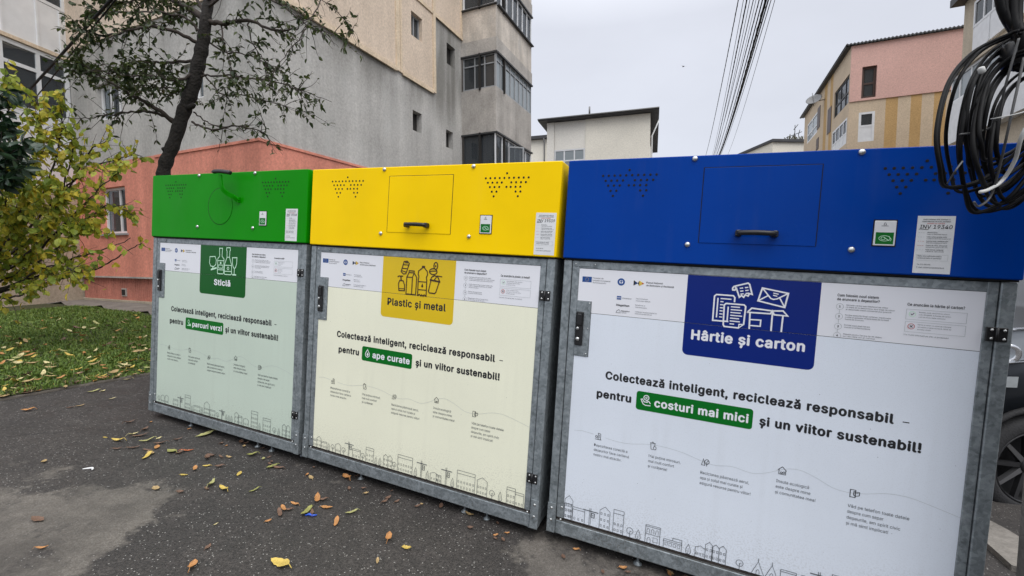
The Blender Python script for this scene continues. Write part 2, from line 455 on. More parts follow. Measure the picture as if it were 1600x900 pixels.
def icons_plastic(P, c='brown'):
    wd = .0058
    P.line([(.6798, 1.242), (.700, 1.245), (.7141, 1.2332), (.6954, 1.1766), (.678, 1.174), (.6626, 1.1869)], wd, c, True)
    P.line([(.674, 1.225), (.7115, 1.224)], .005, c); P.line([(.669, 1.205), (.704, 1.2035)], .005, c); P.line([(.666, 1.192), (.698, 1.184)], .005, c)
    P.line([(.688, 1.2365), (.702, 1.236)], .006, c)
    P.line([(.6563, 1.137), (.6493, 1.120), (.6542, 1.082), (.6916, 1.0837), (.690, 1.115), (.6790, 1.137)], wd, c, True)
    P.line([(.654, 1.093), (.6915, 1.094)], .004, c)
    P.line([(.643, 1.156), (.650, 1.161), (.676, 1.162)], .006, c); P.line([(.663, 1.161), (.666, 1.138)], .008, c)
    P.line([(.7022, 1.1586), (.7154, 1.1841), (.7154, 1.194), (.7486, 1.194), (.7486, 1.1841), (.7668, 1.1615), (.7654, 1.068), (.7025, 1.0674)], wd, c, True)
    P.line([(.7022, 1.1586), (.7392, 1.1600), (.7486, 1.1841)], .005, c); P.line([(.7392, 1.160), (.7392, 1.068)], wd, c); P.line([(.7154, 1.1841), (.7486, 1.1841)], .005, c)
    P.rect(.7965, .8165, 1.2140, 1.2260, c)
    P.line([(.7985, 1.213), (.7772, 1.197), (.7750, 1.180), (.7810, 1.166), (.7775, 1.150), (.7784, 1.066), (.790, 1.072), (.799, 1.064), (.8055, 1.071), (.813, 1.064), (.8200, 1.072), (.8327, 1.066), (.8317, 1.150), (.8280, 1.166), (.8345, 1.180), (.8317, 1.197), (.8150, 1.213)], wd, c)
    P.line([(.7790, 1.1400), (.8317, 1.1404)], .005, c); P.line([(.7790, 1.0969), (.8317, 1.0975)], .005, c)
    P.disc(.805, 1.117, .0065, c, 10); P.poly([(.799, 1.119), (.811, 1.119), (.805, 1.133)], c)
    P.ring(.8690, 1.1990, .0235, wd, c, 16, .0155); P.line([(.846, 1.196), (.862, 1.2015), (.891, 1.203)], .005, c)
    P.ring(.8830, 1.2300, .0120, wd, c, 14, .0185); P.disc(.882, 1.229, .005, c)
    P.line([(.8578, 1.1513), (.8456, 1.0931), (.852, 1.0850), (.8853, 1.0843), (.892, 1.091), (.9100, 1.1480)], wd, c)
    P.line([(.8530, 1.1540), (.9131, 1.1480)], .009, c)
    P.line([(.8560, 1.1560), (.862, 1.170), (.878, 1.1780), (.898, 1.1740), (.910, 1.1540)], wd, c); P.line([(.878, 1.154), (.895, 1.178), (.9247, 1.1755)], .005, c)
def icons_glass(P, c='mint'):
    wd = .0058
    P.line([(.640, 1.186), (.6934, 1.1899), (.7075, 1.1652), (.703, 1.135), (.6813, 1.1198), (.650, 1.123), (.637, 1.145)], wd, c, True)
    P.line([(.676, 1.119), (.672, 1.108)], .008, c); P.line([(.6563, 1.0985), (.710, 1.1128)], .011, c)
    P.line([(.7368, 1.2474), (.7672, 1.2485), (.7650, 1.194), (.7857, 1.1760), (.7857, 1.0820), (.780, 1.0755), (.728, 1.0745), (.7222, 1.081), (.7224, 1.176), (.7410, 1.194)], wd, c, True)
    P.line([(.7224, 1.163), (.7857, 1.165)], .005, c); P.line([(.7224, 1.101), (.7857, 1.103)], .005, c)
    P.line([(.732, 1.134), (.774, 1.1345), (.774, 1.1135), (.732, 1.113)], .0045, c, True); P.disc(.753, 1.148, .0085, c, 8)
    P.line([(.8097, 1.2534), (.8445, 1.2547), (.8470, 1.236), (.842, 1.232), (.8410, 1.188), (.8628, 1.143), (.8658, 1.0810), (.859, 1.0745), (.799, 1.0735), (.7934, 1.080), (.7928, 1.141), (.8150, 1.188), (.8140, 1.232), (.8090, 1.236)], wd, c, True)
    P.line([(.814, 1.190), (.841, 1.191)], .005, c); P.line([(.7928, 1.135), (.8640, 1.137)], .005, c); P.line([(.7928, 1.095), (.8640, 1.0965)], .005, c)
    P.ring(.829, 1.116, .009, .005, c, 12)
    P.line([(.870, 1.1895), (.914, 1.1915), (.9130, 1.150), (.9020, 1.124), (.8920, 1.119), (.882, 1.124), (.8710, 1.150)], wd, c, True)
    P.line([(.892, 1.119), (.892, 1.079)], wd, c); P.line([(.876, 1.0765), (.909, 1.0765)], .009, c)

def arch(P, u, v, w_, h, wd, c):
    P.line([(u, v), (u, v + h * .6), (u + w_ * .2, v + h * .9), (u + w_ * .5, v + h), (u + w_ * .8, v + h * .9), (u + w_, v + h * .6), (u + w_, v)], wd, c)
def skyline(P, seq, c='inkgrey'):
    b = .0830; wd = .0019
    for (k, u, w_, h) in seq:
        if k == 'g':      # gabled town house
            P.line([(u, b), (u, b + h * .82), (u + w_ / 2, b + h), (u + w_, b + h * .82), (u + w_, b)], wd, c)
            nc = max(1, round(w_ / .0145)); nr = max(1, int(h / .034))
            for i in range(nc):
                for j in range(nr):
                    x = u + w_ * (i + .5) / nc; y = b + .012 + j * .028
                    P.line([(x - .0028, y), (x + .0028, y), (x + .0028, y + .009), (x - .0028, y + .009)], .0013, c, True)
        elif k == 'f':    # flat roofed block
            P.line([(u, b), (u, b + h), (u + w_, b + h), (u + w_, b)], wd, c)
            P.line([(u, b + h * .84), (u + w_, b + h * .84)], wd, c)
            nc = max(1, round(w_ / .017)); nr = max(1, int(h * .8 / .03))
            for i in range(nc):
                for j in range(nr):
                    x = u + w_ * (i + .5) / nc; y = b + .010 + j * .027
                    P.line([(x - .003, y), (x + .003, y), (x + .003, y + .010), (x - .003, y + .010)], .0013, c, True)
        elif k == 'a':    # arcade house
            P.line([(u, b), (u, b + h), (u + w_, b + h), (u + w_, b)], wd, c)
            P.line([(u, b + h * .92), (u + w_, b + h * .92)], wd, c); P.line([(u, b + h * .5), (u + w_, b + h * .5)], wd, c)
            for i in range(3): arch(P, u + w_ * (.1 + .3 * i), b + h * .56, w_ * .18, h * .26, .0015, c)
            arch(P, u + w_ * .15, b, w_ * .22, h * .33, .0015, c); P.line([(u + w_ * .55, b + h * .12), (u + w_ * .85, b + h * .12), (u + w_ * .85, b + h * .36), (u + w_ * .55, b + h * .36)], .0015, c, True)
        elif k == 's':    # shop
            P.line([(u, b), (u, b + h), (u + w_, b + h), (u + w_, b)], wd, c); P.line([(u - .002, b + h * .8), (u + w_ + .002, b + h * .8)], wd, c)
            P.line([(u + w_ * .5, b + h), (u + w_ * .5, b + h + .012), (u + w_, b + h + .012), (u + w_, b + h)], wd, c)
            for i in range(4): P.line([(u + w_ * (.08 + .23 * i), b + h * .35), (u + w_ * (.22 + .23 * i), b + h * .35), (u + w_ * (.22 + .23 * i), b + h * .65), (u + w_ * (.08 + .23 * i), b + h * .65)], .0013, c, True)
        elif k == 't':    # round tree
            P.ring(u, b + h - w_ / 2, w_ / 2, wd, c, 14); P.line([(u, b), (u, b + h - w_ / 2)], wd, c); P.line([(u, b + h * .55), (u + w_ * .2, b + h * .72)], .0014, c)
        elif k == 'o':    # oval tree
            P.line([(u - w_ / 2, b + h * .2), (u - w_ * .4, b + h * .6), (u, b + h), (u + w_ * .4, b + h * .6), (u + w_ / 2, b + h * .2), (u + w_ * .3, b + .003), (u - w_ * .3, b + .003)], wd, c, True)
            P.line([(u, b), (u, b + h * .6)], .0014, c)
        elif k == 'p':    # street sign
            P.line([(u - .003, b), (u - .003, b + h)], wd, c); P.line([(u + .003, b), (u + .003, b + h)], wd, c)
            P.line([(u - w_ * .7, b + h * .84), (u + w_ * .8, b + h * .84)], .004, c)
            P.line([(u + .006, b + h * .5), (u + .02, b + h * .5), (u + .02, b + h * .74), (u + .006, b + h * .74)], .003, c, True); P.disc(u + .013, b + h * .62, .003, c, 8)
        elif k == 'v':    # A frame
            P.line([(u, b), (u + w_ / 2, b + h), (u + w_, b)], wd, c); arch(P, u + w_ * .38, b, w_ * .24, h * .4, .0015, c)
            P.line([(u + w_ / 2, b + h), (u + w_ / 2, b + h + .012)], wd, c)

BOT = .0815; PT = 1.264; SP = 1.063
PL, PR = .074, 1.465
SL, SR, SB = .5372, 1.0044, .9287

def make_bin(i, T, Rt, Up, In, cfg):
    root = empty('recycling_bin', (0, 0, 0), cfg['label'], 'recycling bin', 'recycling bins standing in a row')
    Mx = Matrix(((Rt[0], In[0], Up[0], T[0]), (Rt[1], In[1], Up[1], T[1]), (Rt[2], In[2], Up[2], T[2]), (0, 0, 0, 1)))
    root.matrix_world = Mx
    W, H, D = 1.538, 1.75, 1.08
    pm = M[cfg['paint']]
    # outer frame
    def piece(nm, *a):
        k = MB(); k.bbox(*a); return k.build(nm, M['galv'], root)
    piece('frame_post', 0, .0375, 0, .045, 0, 1.300, .003)
    piece('frame_post', 1.4975, W, 0, .045, 0, 1.300, .003)
    piece('frame_rail', .0385, 1.4965, .002, .045, .0015, .066, .003)
    for u0 in (0, 1.4975): piece('frame_post', u0, u0 + .0405, D - .05, D, 0, 1.30, .003)
    piece('frame_rail', .0385, 1.4965, D - .05, D - .003, .0015, .066, .003)
    for u0 in (.001, 1.5015): piece('frame_rail', u0, u0 + .035, .047, D - .052, .0015, .066, .002)
    # corner brackets riveted on the posts near the ground
    for (a, b_, z0, z1) in ((-.0025, .0365, .0035, .145), (1.5005, 1.5405, .0035, .145)):
        k = MB(); k.bbox(a, b_, -.0035, -.0005, z0, z1, .001); br = k.build('corner_bracket', M['galv'], root)
        for z in (z0 + .06, z0 + .118):
            r_ = MB(); r_.lathe(((a + b_) / 2, -.0035, z), (0, -1, 0), [(.0065, 0), (.006, .002), (.003, .0035), (0.0005, .004)], 10)
            r_.build('rivet', M['chrome'], br)
    for (u, z) in ((.063, .074), (.066, .135), (1.484, .074)):
        r_ = MB(); r_.lathe((u, .002, z), (0, -1, 0), [(.006, 0), (.0055, .0025), (.003, .004), (.0005, .0045)], 10); r_.build('rivet', M['chrome'], root)
    # body sheets
    for (nm, a) in (('side_panel', (.0035, .006, .047, D - .052, .068, 1.30)), ('side_panel', (W - .006, W - .0035, .047, D - .052, .068, 1.30)), ('back_panel', (.04, W - .04, D - .02, D - .01, .068, 1.30)), ('floor_plate', (.04, W - .04, .05, D - .052, .02, .03))):
        k = MB(); k.box(*a); k.build(nm, M['galv'], root)
    # door
    db = MB(); db.bbox(.0405, PL - .0005, .004, .040, BOT, 1.299, .002)
    db.bbox(PR + .0005, 1.4945, .004, .040, BOT, 1.299, .002)
    db.bbox(PL - .0012, PR + .0012, .0045, .040, PT + .0006, 1.2985, .002)
    door = db.build('door_frame', M['galv'], root)
    k = MB(); k.box(.0390, 1.496, .016, .030, .0665, .0812); k.build('bottom_recess_shade', M['seam_brown'], root)  # dark strip standing in for the shaded recess below the door
    for a in ((.0387, .0403), (1.4947, 1.4968)):
        k = MB(); k.box(*a, .010, .030, .067, 1.299); k.build('door_gap_strip', M['void'], root)  # near-black strip set in the gap beside the door
    k = MB(); k.box(.0390, 1.496, .0035, .010, .0668, .0680); k.build('rail_highlight', M['chrome'], root)  # bright strip standing in for the lit top edge of the rail
    yP = .0065
    names = ['white', cfg['film'], cfg['sq'], 'ink', 'inkgrey', 'inkfaint', cfg['icon'], 'badge', 'euflag', 'red', 'gold', 'mint', 'void']
    names = list(dict.fromkeys(names)); mats = [M[n] for n in names]
    # ---- header panel
    hb = MB(); P = Print(hb, yP, names)
    hb.mat = names.index('white')
    lpx = .1405
    # cut-out for the lock plate in the lower left corner
    hb.face([(PL, yP, 1.1165), (lpx, yP, 1.1165), (lpx, yP, PT), (PL, yP, PT)])
    hb.face([(lpx, yP, SP + .0009), (PR, yP, SP + .0009), (PR, yP, PT), (lpx, yP, PT)])
    P.rect(SL, SR, SP + .001, PT - .0003, cfg['sq'])
    P.rect(.0900, .1333, 1.2034, 1.2285, 'euflag')
    for q in range(12):
        a = q * math.pi / 6; P.disc(.1117 + .0078 * math.cos(a), 1.216 + .0078 * math.sin(a), .0011, 'gold', 5)
    P.text('Finanțat de', .1375, 1.2210, .0088, 'ink', .186); P.text('Uniunea Europeană', .1375, 1.2105, .0088, 'ink', .217); P.text('NextGenerationEU', .1385, 1.2005, .0078, 'inkgrey', .199)
    P.disc(.2652, 1.2146, .0162, 'euflag', 24); P.disc(.2652, 1.2146, .0085, 'white', 16); P.line([(.2652, 1.2075), (.2652, 1.2215)], .004, 'euflag'); P.line([(.2600, 1.2180), (.2652, 1.2130), (.2704, 1.2180)], .003, 'euflag')
    P.poly([(.319, 1.2255), (.3380, 1.214), (.319, 1.2025)], 'ink'); P.poly([(.326, 1.2185), (.3345, 1.214), (.326, 1.2095)], 'euflag')
    P.poly([(.3430, 1.2255), (.3430, 1.2025), (.3365, 1.2140)], 'ink'); P.poly([(.3430, 1.2255), (.3641, 1.214), (.3430, 1.2025)], 'gold'); P.disc(.3575, 1.214, .0036, 'red', 8)
    P.text('Planul Național', .3723, 1.2160, .0100, 'ink', .440, .01); P.text('de Redresare și Reziliență', .3731, 1.2040, .0100, 'ink', .485, .01)
    P.rect(.2513, .2701, 1.136, 1.1515, 'euflag'); P.text('mm', .2535, 1.1415, .008, 'white', .2680, .02); P.text('Ministerul', .2745, 1.1408, .0078, 'inkgrey', .3144)
    P.text('Titlul proiectului:', .3330, 1.1445, .0066, 'inkgrey', .3845); P.text('Insule ecologice digitalizate', .3337, 1.1352, .0066, 'inkgrey', .3946)
    P.text('Megatitan', .2510, 1.1075, .0118, 'ink', .3070, .035); P.text('Beneficiar al', .3330, 1.1158, .0066, 'inkgrey', .374); P.text('fondurilor europene', .3333, 1.1065, .0066, 'inkgrey', .3815)
    P.line([(.2520, 1.0775), (.2550, 1.086), (.2590, 1.0875), (.2625, 1.0925), (.2690, 1.0885), (.2705, 1.0775)], .0017, 'inkgrey', True)
    P.text('Republica', .2752, 1.0845, .0078, 'ink', .3096, .02); P.text('digitală', .2752, 1.0775, .006, 'inkgrey', .297)
    P.text('Conținutul acestui material nu', .3337, 1.0870, .0066, 'inkgrey', .424); P.text('reprezintă poziția oficială', .3337, 1.0785, .0066, 'inkgrey', .404)
    # how-to block
    P.text('Cum folosim noul sistem', 1.0566, 1.2165, .0132, 'ink', 1.1790, .02); P.text('de aruncare a deșeurilor?', 1.0569, 1.2020, .0132, 'ink', 1.1830, .02)
    rows = [(1.1791, ['Apropie cardul sau telefonul de cititor', 'ca trapa să se deblocheze, apoi trage de mâner', 'și deschide trapa containerului potrivit'], (1.209, 1.229, 1.2195)),
            (1.1424, ['Nu lăsa deșeurile lângă container, împăturește', 'cutiile și golește recipientele de lichide', 'înainte de aruncare'], (1.2198, 1.214, 1.1418)),
            (1.1051, ['Închide trapa după fiecare', 'aruncare și verifică închiderea'], (1.162, 1.163)),
            (1.0716, ['Repetă pentru fiecare tip de deșeu', 'ori de câte ori ai nevoie'], (1.1997, 1.180))]
    P.line([(1.0670, 1.168), (1.0668, 1.1535)], .0012, 'inkfaint'); P.line([(1.0668, 1.131), (1.0667, 1.117)], .0012, 'inkfaint'); P.line([(1.0667, 1.094), (1.0666, 1.0835)], .0012, 'inkfaint')
    for n, (v, ls, ends) in enumerate(rows):
        if n < 3: P.ring(1.0670, v, .0110, .0012, 'inkfaint', 20)
        else: P.line([(1.0670 + .011 * math.cos(R(a)), v + .011 * math.sin(R(a))) for a in range(-38, 219, 16)], .0012, 'inkfaint')
        P.text(str(n + 1), 1.0670, v - .0036, .0100, 'ink', None, .03, 'C')
        for j, l in enumerate(ls): P.text(l, 1.0855, v + .0050 - j * .0079, .0066, 'inkgrey', ends[j])
    P.text(cfg['what'], 1.2621, 1.2005, .0132, 'ink', cfg['whate'], .02)
    for (v0, v1, cc, lines) in ((1.1523, 1.1882, 'ok', cfg['yes']), (1.1088, 1.1444, 'no', cfg['no'])):
        P.line([(1.2609, v0), (1.4225, v0), (1.4225, v1), (1.2609, v1)], .0010, 'inkfaint', True)
        vm_ = (v0 + v1) / 2 + .0015
        P.ring(1.2782, vm_, .0092, .0016, 'mint' if cc == 'ok' else 'red', 16)
        if cc == 'ok': P.line([(1.2742, vm_), (1.2770, vm_ - .0035), (1.2828, vm_ + .0035)], .0018, 'ink')
        else: P.line([(1.2746, vm_ - .0036), (1.2818, vm_ + .0036)], .0018, 'ink'); P.line([(1.2746, vm_ + .0036), (1.2818, vm_ - .0036)], .0018, 'ink')
        for j, l in enumerate(lines): P.text(l, 1.2957, vm_ + .0060 - j * .0083, .0054, 'inkgrey')
    P.text('Mai multe informații pe site-ul proiectului', 1.2601, 1.0955, .0066, 'inkgrey', 1.3812)
    cfg['icons'](P)
    header = hb.build('header_panel', mats, door); header['label'] = 'white printed strip with logos and instructions'
    # ---- lower panel
    lb = MB(); P = Print(lb, yP, names); lb.mat = names.index(cfg['film'])
    lb.face([(lpx, yP, .0835), (PR, yP, .0835), (PR, yP, SP - .0009), (lpx, yP, SP - .0009)])
    lb.face([(PL, yP, .0835), (lpx, yP, .0835), (lpx, yP, .861), (PL, yP, .861)])
    P.rrect(SL, SR, SB, SP - .001, .022, cfg['sq'], (1, 1, 0, 0))
    P.text(cfg['name'], cfg['n0'], .9970, cfg['ns'], cfg['namecol'], cfg['n1'], .035, res=4)
    P.text('Colectează inteligent, reciclează responsabil', .2279, .7746, .0465, 'ink', 1.2566, .040, res=4)
    P.rect(1.2833, 1.3021, .7840, .7876, 'ink')
    u0, b0, b1, s0 = cfg['l2']
    P.text('pentru', u0, .6865, .0465, 'ink', u0 + .1487, .040, res=4)
    P.rrect(b0, b1, .6618, .7442, .012, 'badge')
    P.text(cfg['badge'], b0 + .078, .6865, .0465, 'white', b1 - .0165, .032, res=4)
    P.text('și un viitor sustenabil!', s0, .6865, .0465, 'ink', s0 + .496, .040, res=4)
    bu = b0 + .040
    if cfg['bi'] == 'coin':
        P.ring(bu + .002, .7190, .0105, .0035, 'white', 16); P.ring(bu + .002, .7190, .0035, .0025, 'white', 8)
        P.line([(bu - .020, .709), (bu - .014, .711), (bu - .006, .700), (bu + .008, .6995)], .0038, 'white')
        P.line([(bu - .020, .709), (bu - .010, .690), (bu, .6855), (bu + .020, .6865)], .0038, 'white'); P.line([(bu + .004, .7055), (bu + .013, .7045), (bu + .020, .6960)], .0038, 'white')
    elif cfg['bi'] == 'drop':
        P.line([(bu, .728), (bu + .015, .704), (bu + .013, .691), (bu, .684), (bu - .013, .691), (bu - .015, .704)], .0042, 'white', True); P.poly([(bu - .001, .690), (bu + .009, .698), (bu + .003, .712), (bu - .006, .702)], 'white')
    else:
        P.ring(bu - .006, .7170, .0085, .0035, 'mint', 12, .011); P.line([(bu - .006, .707), (bu - .006, .690)], .0035, 'mint'); P.line([(bu - .020, .6885), (bu + .020, .6885)], .005, 'mint'); P.rect(bu + .002, bu + .018, .691, .702, 'mint')
    # benefits row
    P.line([(.10, .512), (.135, .517), (.19, .512)], .0011, 'inkfaint')
    curve = [(.245, .506), (.30, .500), (.36, .503), (.43, .517), (.50, .519), (.57, .512), (.62, .500), (.655, .492), (.70, .487), (.76, .497), (.83, .487), (.88, .500), (.92, .520), (.96, .536), (1.0, .537), (1.05, .520), (1.10, .497), (1.15, .492), (1.20, .500), (1.26, .517), (1.32, .520), (1.38, .508), (1.4645, .486)]
    P.line([(p.x, p.y) for p in spline([(a, b, 0) for a, b in curve], 3)], .0010, 'inkfaint')
    def cell(u, v, lines, w_, bold_i=None):
        for j, l in enumerate(lines): P.text(l, u, v - j * .0222, .0165, 'inkgrey', u + w_[j])
    cell(.196, .4585, ['Depozitarea corectă a', 'deșeurilor face cartierul', 'nostru mai atractiv.'], (.149, .158, .126))
    cell(.436, .4620, ['Mai puține mirosuri,', 'mai mult confort', 'și curățenie!'], (.130, .106, .079))
    cell(.6455, .4400, ['Reciclarea păstrează aerul,', 'apa și solul mai curate și', 'asigură resurse pentru viitor!'], (.180, .158, .188))
    cell(.917, .4730, ['Insula ecologică', 'este despre mine', 'și comunitatea mea!'], (.109, .115, .133))
    cell(1.1505, .4380, ['Văd pe telefon toate datele', 'despre cum separ', 'deșeurile, am spirit civic', 'și mă simt implicat!'], (.180, .108, .158, .125))
    c = 'ink'
    P.line([(.199, .492), (.226, .492)], .0022, c); P.line([(.212, .493), (.212, .521), (.223, .519), (.223, .493)], .0020, c); P.ring(.204, .504, .0048, .0020, c, 8); P.line([(.217, .499), (.217, .514)], .0018, c)
    P.line([(.439, .526), (.4605, .526)], .0024, c); P.line([(.441, .524), (.4435, .499), (.452, .499)], .0020, c); P.line([(.4585, .524), (.4575, .514)], .0020, c); P.line([(.446, .528), (.449, .532), (.4535, .528)], .0018, c); P.ring(.4585, .506, .0060, .0020, c, 8, .0075)
    P.line([(.6470, .478), (.6530, .505), (.6600, .478)], .0020, c, True); P.ring(.667, .494, .0085, .0020, c, 10, .0100); P.line([(.667, .476), (.667, .494), (.671, .499)], .0018, c)
    P.line([(.920, .524), (.9340, .538), (.948, .524)], .0022, c); P.line([(.9235, .525), (.9235, .508), (.946, .508), (.946, .525)], .0020, c); P.ring(.932, .514, .0035, .0018, c, 8); P.ring(.940, .516, .0035, .0018, c, 8)
    P.line([(1.1540, .478), (1.1540, .506), (1.1700, .506), (1.1700, .478)], .0022, c, True); P.line([(1.1650, .486), (1.1650, .500), (1.1820, .500), (1.1820, .488), (1.172, .484)], .0022, c, True); P.line([(1.168, .496), (1.178, .496)], .0016, c)
    skyline(P, cfg['sky'])
    # a few dirt flecks on the film
    rn = random.Random(40 + i)
    for _ in range(26): P.disc(rn.uniform(.12, 1.45), rn.uniform(.1, .98), rn.uniform(.0006, .0014), 'inkgrey', 5)
    low = lb.build('info_panel', mats, door); low['label'] = cfg['filmlab'] + ' printed panel with slogan and town skyline'
    k = MB(); k.box(PL, PR, .0072, .03, BOT, 1.2635); k.build('door_sheet', M['void'], door)
    # lock plate, lock handle
    k = MB(); k.box(PL - .0006, .1390, .0050, .0068, .8625, 1.1150); k.bbox(.0735, .1390, .0025, .0052, .8625, 1.1150, .0008)
    lp = k.build('lock_plate', M['galv'], door)
    for (u, v) in ((.1316, 1.107), (.130, .9923), (.1291, .8748)):
        r_ = MB(); r_.lathe((u, .0025, v), (0, -1, 0), [(.0035, 0), (.003, .0015), (.0005, .002)], 8); r_.build('rivet', M['chrome'], lp)
    k = MB(); k.bbox(.0750, .1100, -.0080, .0025, .9113, 1.0667, .003); k.bbox(.0785, .1065, -.0150, -.0080, 1.004, 1.058, .004)
    lh = k.build('lock_handle', M['dark'], door)
    k = MB(); k.lathe((.0865, -.0080, .9900), (0, -1, 0), [(.007, 0), (.007, .004), (.004, .006), (.0005, .006)], 12); k.build('keyhole', M['chrome'], door); k = MB(); k.lathe((.0885, -.0080, .9407), (0, -1, 0), [(.009, 0), (.0085, .003), (.0005, .0035)], 14); k.build('keyhole', M['chrome'], door)
    # maker plate
    k = MB(); k.bbox(.0500, .1500, .0015, .0040, 1.2735, 1.2935, .0008)
    mp_ = k.build('maker_plate', M['galv'], door)
    for u in (.0560, .1460):
        k = MB(); k.lathe((u, .0015, 1.2835), (0, -1, 0), [(.0032, 0), (.0025, .001), (.0005, .0015)], 8); k.build('rivet', M['chrome'], door)
    # hinges
    for v in (1.1255, .2440):
        k = MB(); k.bbox(1.4715, 1.4975, -.0040, .0035, v - .0235, v + .0235, .0015); k.bbox(1.4980, 1.5248, -.0040, -.0005, v - .0235, v + .0235, .0015)
        k.tube([(1.4977, -.0045, v - .0235), (1.4977, -.0045, v + .0235)], .0045, 8)
        hg = k.build('hinge', M['dark'], root)
        for (du, dv) in ((-.0135, .0145), (.0180, .0145), (-.0135, -.0145), (.0180, -.0145)):
            r_ = MB(); r_.lathe((1.4980 + du, -.0040, v + dv), (0, -1, 0), [(.0048, 0), (.0042, .0022), (.0005, .003)], 8); r_.build('screw', M['chrome'], hg)
    # ---- coloured top box
    q = -.012
    cb = MB(); x0, x1 = -.004, 1.543
    cb.bbox(x0, x1, q, D + .006, 1.3080, H, .0035)
    k = MB(); k.box(.002, W - .002, -.004, D - .004, 1.3012, 1.3078); k.build('cover_shadow_gap', M['void'], root)  # near-black strip standing in for the shadow line under the cover
    # vent holes
    k = cb
    def hole(u, v): k.lathe((u, q - .0002, v), (0, -1, 0), [(.0052, 0), (.0052, .0006), (.0046, .0007)], 12, 1)
    for cu, e in ((.2700, 1), (1.2680, 1)):
        a0 = cu - .1133; st = .02517
        for n in range(10): hole(a0 + n * st, 1.6778)
        for n in (0, 1, 2, 3, 5, 6, 7, 8): hole(a0 + .0128 + n * st, 1.6560)
        for n in (0, 1, 2): hole(a0 + .0255 + n * st, 1.6345)
        for n in (5, 6, 7): hole(a0 + .0110 + n * st, 1.6345)
        hole(cu + .001, 1.6345)
        for n in (0, 1): hole(a0 + .0375 + n * st, 1.6120)
        for n in (0, 1): hole(a0 + .1640 + n * st, 1.6120)
        hole(a0 + .0490, 1.5895); hole(a0 + .1770, 1.5895); hole(cu, 1.7000)
    cover = cb.build('top_cover', [pm, M['void']], root)
    for (u, v) in ((.5290, 1.7370), (1.0830, 1.7375), (.5260, 1.3875), (1.0800, 1.3885)):
        k = MB(); k.lathe((u, q, v), (0, -1, 0), [(.0115, 0), (.0115, .0015), (.0100, .005), (.0065, .008), (.0005, .009)], 16); k.build('bolt', M['chrome'], cover)
    if cfg['flap'] == 'square':
        k = MB(); fl0, fl1, g = .5660, .9710, .0022
        vb, vt = 1.3960, 1.7005
        k.box(fl0 - .0008, fl1 + .0008, q - .0006, q + .002, vb, vt + .0008); k.build('flap_gap', M['void'], cover)
        k = MB(); k.bbox(fl0 + g, fl1 - g, q - .0022, q + .001, vb + .0003, vt - g, .0012); flap = k.build('flap', pm, cover)
        k = MB(); hl, hr, hv = .7010, .8400, 1.4370
        pts = [(hl + .008, q - .002, hv), (hl + .009, q - .026, hv), (hl + .020, q - .038, hv + .001), ((hl + hr) / 2, q - .042, hv + .002), (hr - .020, q - .038, hv + .001), (hr - .009, q - .026, hv), (hr - .008, q - .002, hv)]
        k.tube(spline(pts, 5), [.0105] * 31, 10)
        for u in (hl + .008, hr - .008):
            k.bbox(u - .0115, u + .0115, q - .034, q - .0022, hv - .0125, hv + .0125, .004)
        k.build('flap_handle', M['dark'], cover)
        for u in (hl + .008, hr - .008):
            k = MB(); k.lathe((u, q - .034, hv), (0, -1, 0), [(.0045, 0), (.004, .001), (.0005, .0015)], 8); k.build('screw', M['chrome'], cover)
    else:
        # round hatch with a swinging lever
        k = MB(); k.lathe((.7550, q, 1.5275), (0, -1, 0), [(.1235, 0), (.1235, .0008), (.1212, .0009)], 48, 0, False); k.build('hatch_gap', M['void'], cover)
        k = MB(); k.lathe((.7570, q, 1.5270), (0, -1, 0), [(.1205, 0), (.1205, .0018), (.1190, .0024)], 48, 0, False); k.build('round_hatch', pm, cover)
        k = MB()
        path = spline([(.9480, q - .010, 1.5600), (.930, q - .026, 1.5830), (.893, q - .045, 1.6030), (.8650, q - .060, 1.6350), (.8560, q - .066, 1.6900), (.8560, q - .068, 1.7200)], 5)
        V = []; 
        for n, p in enumerate(path):
            t = (path[min(n + 1, len(path) - 1)] - path[max(n - 1, 0)]).normalized(); s_ = t.cross(Vector((0, -1, 0))).normalized()
            for (a, b_) in ((-.014, 0), (.014, 0), (.014, -.008), (-.014, -.008)): V.append(p + s_ * a + Vector((0, b_, 0)))
        Fc = [(0, 1, 2, 3)] + [(n * 4 + a, n * 4 + (a + 1) % 4, n * 4 + 4 + (a + 1) % 4, n * 4 + 4 + a) for n in range(len(path) - 1) for a in range(4)] + [tuple((len(path) - 1) * 4 + a for a in (3, 2, 1, 0))]
        k.mesh(V, Fc); k.bbox(.9440, .9520, q - .018, q, 1.5480, 1.5850, .002)
        k.build('hatch_lever', pm, cover)
        k = MB(); k.tube(spline([(.790, q - .072, 1.7330), (.800, q - .074, 1.7390), (.860, q - .078, 1.7390), (.940, q - .078, 1.7300), (.960, q - .076, 1.7260)], 4), [.009] + [.0135] * 15 + [.010], 12)
        k.build('lever_grip', M['dark'], cover)
    # card reader
    ru0, ru1 = 1.1404, 1.2018
    nm2 = ['sticker', 'badge', 'inkgrey', 'mint', 'void']
    k = MB(); k.mat = 4; k.box(ru0 - .0035, ru1 + .0035, q - .0008, q + .001, 1.4030, 1.4985); k.mat = 0; k.bbox(ru0, ru1, q - .0050, q - .0006, 1.4065, 1.4940, .0015, 0)
    P = Print(k, q - .0050, nm2)
    P.rect(ru0 + .005, ru1 - .005, 1.4115, 1.4530, 'badge'); P.line([(1.1660, 1.4790), (1.1670, 1.4855), (1.1705, 1.4865), (1.1735, 1.4790)], .0016, 'inkgrey', True); P.line([(1.1600, 1.4755), (1.1790, 1.4755)], .0016, 'inkgrey')
